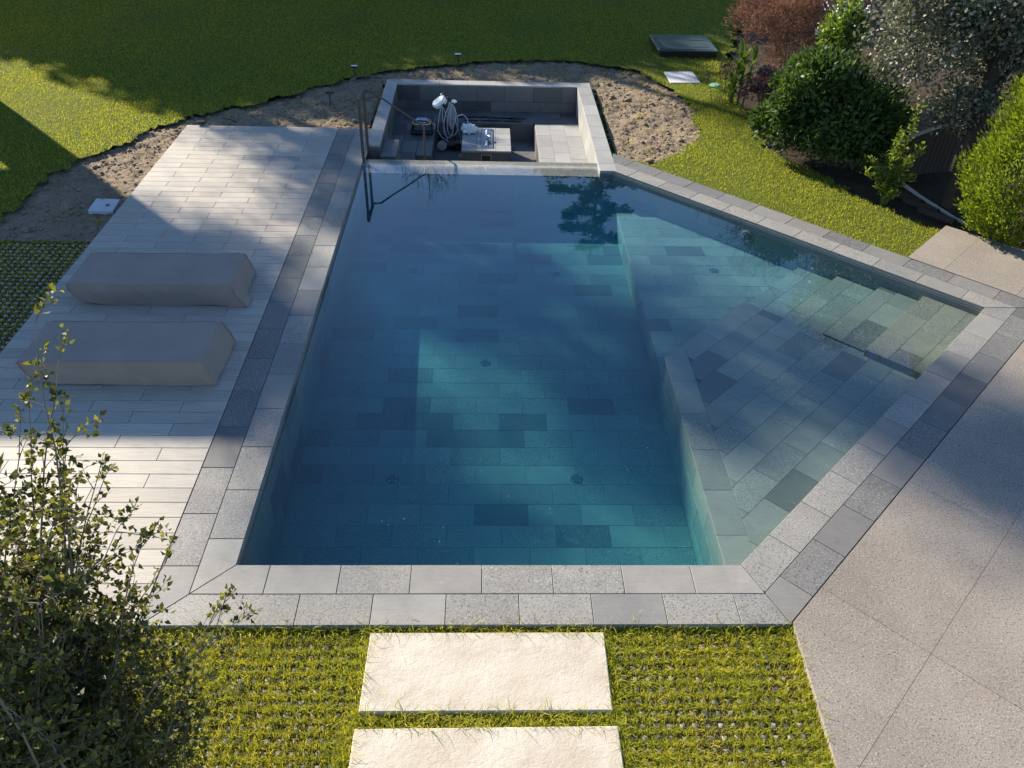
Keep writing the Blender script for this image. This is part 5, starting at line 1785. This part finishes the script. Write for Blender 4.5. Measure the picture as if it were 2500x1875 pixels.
def pine(bx_, by_, h, crown_r, crown_h, n, label, seed, lean=(0, 0), gaps=.5, tr=.22, flat=.35):
    st_ = random.getstate()
    random.seed(seed)
    r_ = np.random.default_rng(seed)
    top = Vector((bx_ + lean[0], by_ + lean[1], h))
    b0 = Vector((bx_, by_, -.2))
    pts = [b0.lerp(top, s_) + Vector((.15 * math.sin(s_ * 5 + seed), .1 * math.cos(s_ * 4), 0)) for s_ in np.linspace(0, 1, 10)]
    limbs, cl = [], []
    nl = 16
    for k in range(nl):
        s_ = 1 - crown_h / h * (k + .5) / nl
        p0 = b0.lerp(top, s_)
        a = k * 2.4 + seed
        L_ = crown_r * (1 - .55 * abs(2 * (k + .5) / nl - .9)) * random.uniform(.6, 1.1)
        e = p0 + Vector((math.cos(a) * L_, math.sin(a) * L_, L_ * random.uniform(.05, .4)))
        m_ = p0.lerp(e, .5) + Vector((0, 0, .1 * L_))
        limbs.append(([p0, m_, e], [.09, .06, .02]))
        for q in range(5):
            c_ = p0.lerp(e, .35 + .65 * q / 4) + Vector((random.gauss(0, .3), random.gauss(0, .3), random.gauss(.15, .15)))
            if random.random() > gaps * .6:
                cl.append((c_, random.uniform(.35, .8)))
    cc = np.array([tuple(c_[0]) for c_ in cl])
    cs = np.array([c_[1] for c_ in cl])
    w = r_.integers(0, len(cc), n)
    P = cc[w] + r_.normal(size=(n, 3)) * cs[w][:, None] * np.array([.6, .6, flat])
    dv = r_.normal(size=(n, 3)) + [0, 0, .6]
    o = tube_tree('pine_tree', (bx_, by_, -.2), label, 'tree', (pts, [tr * (1 - .6 * i / 9) for i in range(10)]), limbs, P, dv, r_.uniform(.10, .2, n), r_.uniform(.03, .06, n), 'pineleaf', 'pines beyond the lawn')
    random.setstate(st_)
    return o


PINES = [
    # x, y, height, crown radius, crown height, leaves, seed, lean, gaps
    (-16.1, 28.05, 13.7, 2.5, 4.6, 21000, 11, (0, 0), .12),
    (-21.2, 27.9, 14.4, 1.9, 2.8, 13000, 23, (.2, 0), .1),
    (-12.0, 34.5, 15.5, 1.8, 3.4, 2600, 37, (0, .3), .6),
    (-17.7, 30.9, 18.3, 1.1, 2.4, 10000, 41, (0, 0), .1),
]
for k, (a, b, h, cr_, ch_, n_, sd_, ln_, gp_) in enumerate(PINES):
    pine(a, b, h, cr_, ch_, n_, tr=(.34 if k == 0 else .24), label=('tall pine standing beyond the lawn, nearest the trunk shadow on the deck', 'tall pine beyond the far left corner of the lawn', 'slender pine beyond the lawn behind the others', 'thin tall pine farthest from the pool')[k], seed=sd_, lean=ln_, gaps=gp_)


def dense_tree(name, x, y, h, rad, n, label, cat='tree', group=None, seed=1, mat='viburnum', leaf=.34):
    o = empty(name, (x, y, -.2), label, cat, group)
    MB().tube([(x, y, -.25), (x + .1, y, h * .35), (x, y + .1, h * .8)], [.22, .16, .05], 8).build('trunk', M['bark'], o)
    P, dv = clump_points(n, (x, y, h * .52), (rad, rad, h * .48), 150, .16, .45)
    dd = dv * .7 + rng.normal(0, .6, P.shape)
    v, f = leaf_quads(P, dd, rng.uniform(.7, 1.2, n) * leaf, rng.uniform(.7, 1.2, n) * leaf * .6, .1, .1)
    mesh_np('crown', v, f, M[mat], o)
    return o


src_tree = None
ROW = [(-36, 36.5, 9.4), (-32.2, 35.8, 9.4), (-28.5, 35.4, 9.4), (-24.8, 34.6, 9.8), (-21.2, 34.2, 11.9), (-17.6, 33.8, 11.4), (-13.4, 34.4, 10.4), (-9.8, 34.4, 10.0),
       (-6.4, 34.8, 8.4), (-3.4, 34.8, 7.9), (-.2, 34.6, 7.9), (3.0, 34.4, 8.1), (6.4, 34.6, 7.9)]
for k, (x, y, h) in enumerate(ROW):
    if src_tree is None:
        src_tree = dense_tree('boundary_tree', x, y, h, 2.6, 12000, 'dense dark tree in the row beyond the lawn', 'tree', 'dense trees in a row beyond the lawn')
        src_h, src_p = h, (x, y)
    else:
        o = src_tree.copy()
        COL.objects.link(o)
        o.location = (x, y, -.2)
        o.rotation_euler = (0, 0, k * 1.7)
        o.scale = (1, 1, h / src_h)
        for ch in src_tree.children:
            c_ = ch.copy()
            COL.objects.link(c_)
            c_.parent = o
            c_.matrix_parent_inverse = ch.matrix_parent_inverse.copy()

# conifer mirrored in the water
kx_, ky_, kh_ = 5.9, 41.0, 16.4
ko = empty('cedar', (kx_, ky_, -.2), 'tall layered conifer beyond the lawn, mirrored upside down in the pool', 'conifer')
MB().tube([(kx_, ky_, -.3), (kx_ + .1, ky_, 8), (kx_, ky_, kh_)], [.35, .22, .03], 8).build('trunk', M['bark'], ko)
lm, Pc, Dc = MB(), [], []
for k in range(44):
    z0 = 5.0 + (kh_ - 5.4) * (k / 43)
    a = k * 2.4
    fz = 1 - (z0 - 5) / (kh_ - 5)
    L_ = (.4 + 4.4 * fz ** .75) * random.uniform(.5, 1.15)
    p0 = Vector((kx_, ky_, z0))
    e = p0 + Vector((math.cos(a) * L_, math.sin(a) * L_, -.10 * L_ + random.uniform(-.1, .3)))
    lm.tube([p0, p0.lerp(e, .5) + Vector((0, 0, .08 * L_)), e], [.06, .04, .012], 5, False)
    for _ in range(int(60 + 130 * L_)):
        s_ = random.random() ** .7
        wd = .42 * (1 - s_ * .6) * (.3 + L_ * .16)
        p_ = p0.lerp(e, s_) + Vector((random.gauss(0, wd), random.gauss(0, wd), random.gauss(0, .10)))
        Pc.append(tuple(p_))
        Dc.append((math.cos(a) + random.gauss(0, .5), math.sin(a) + random.gauss(0, .5), random.gauss(-.1, .35)))
lm.build('limb', M['bark'], ko)
v, f = leaf_quads(np.array(Pc), np.array(Dc), rng.uniform(.25, .5, len(Pc)), rng.uniform(.05, .10, len(Pc)), .15, .1)
mesh_np('crown', v, f, M['pineleaf'], ko)


# bare tree mirrored in the water
def bare_tree(x, y, h, seed, label, spread=.55, lv=6):
    st_ = random.getstate()
    random.seed(seed)
    o = empty('bare_tree', (x, y, -.2), label, 'tree', 'leafless trees beyond the lawn')
    mb_ = MB()

    def grow(p, d, L_, r_, lev):
        n = 4
        pts = [p]
        for i in range(n):
            d = (d + Vector((random.gauss(0, .12), random.gauss(0, .12), random.gauss(.03, .07)))).normalized()
            pts.append(pts[-1] + d * L_ / n)
        mb_.tube(pts, [r_ * (1 - .35 * i / n) for i in range(n + 1)], 5 if lev < 3 else 3, False)
        if lev >= lv:
            return
        for _ in range(3 if lev < lv - 1 else 2):
            a_ = Vector((random.gauss(0, 1), random.gauss(0, 1), random.gauss(.25, .5))).normalized()
            grow(pts[random.choice((2, 3, 4, 4))], (d + a_ * spread * 1.5).normalized(), L_ * random.uniform(.62, .82), r_ * .58, lev + 1)
    grow(Vector((x, y, -.2)), Vector((0, 0, 1)), h * .32, .17, 0)
    mb_.build('trunk', M['bark'], o)
    random.setstate(st_)
    return o


bare_tree(.2, 31.8, 9.3, 5, 'leafless spreading tree beyond the middle of the lawn, mirrored in the pool')
bare_tree(9.6, 24.5, 9.6, 9, 'leafless tree behind the rust brown shrub, mirrored beside the corner steps')

# unseen raised block, added and shaped so its shade falls across the loungers
pv = empty('unseen_shade_block', (-15, 17, 0), 'unseen tall rendered block left of the lawn, added to shade the loungers', 'shade block')
MB().bbox(-19.2, -11.32, 15.95, 18.35, 3.6, 6.77, .03).build('upper_wall', M['render'], pv)
for (a, b, c_, d_) in ((-12.02, -11.32, 17.6, 18.35), (-19.2, -13.6, 16.0, 18.35)):
    MB().box(a, b, c_, d_, -.2, 3.6).build('pillar', M['render'], pv)
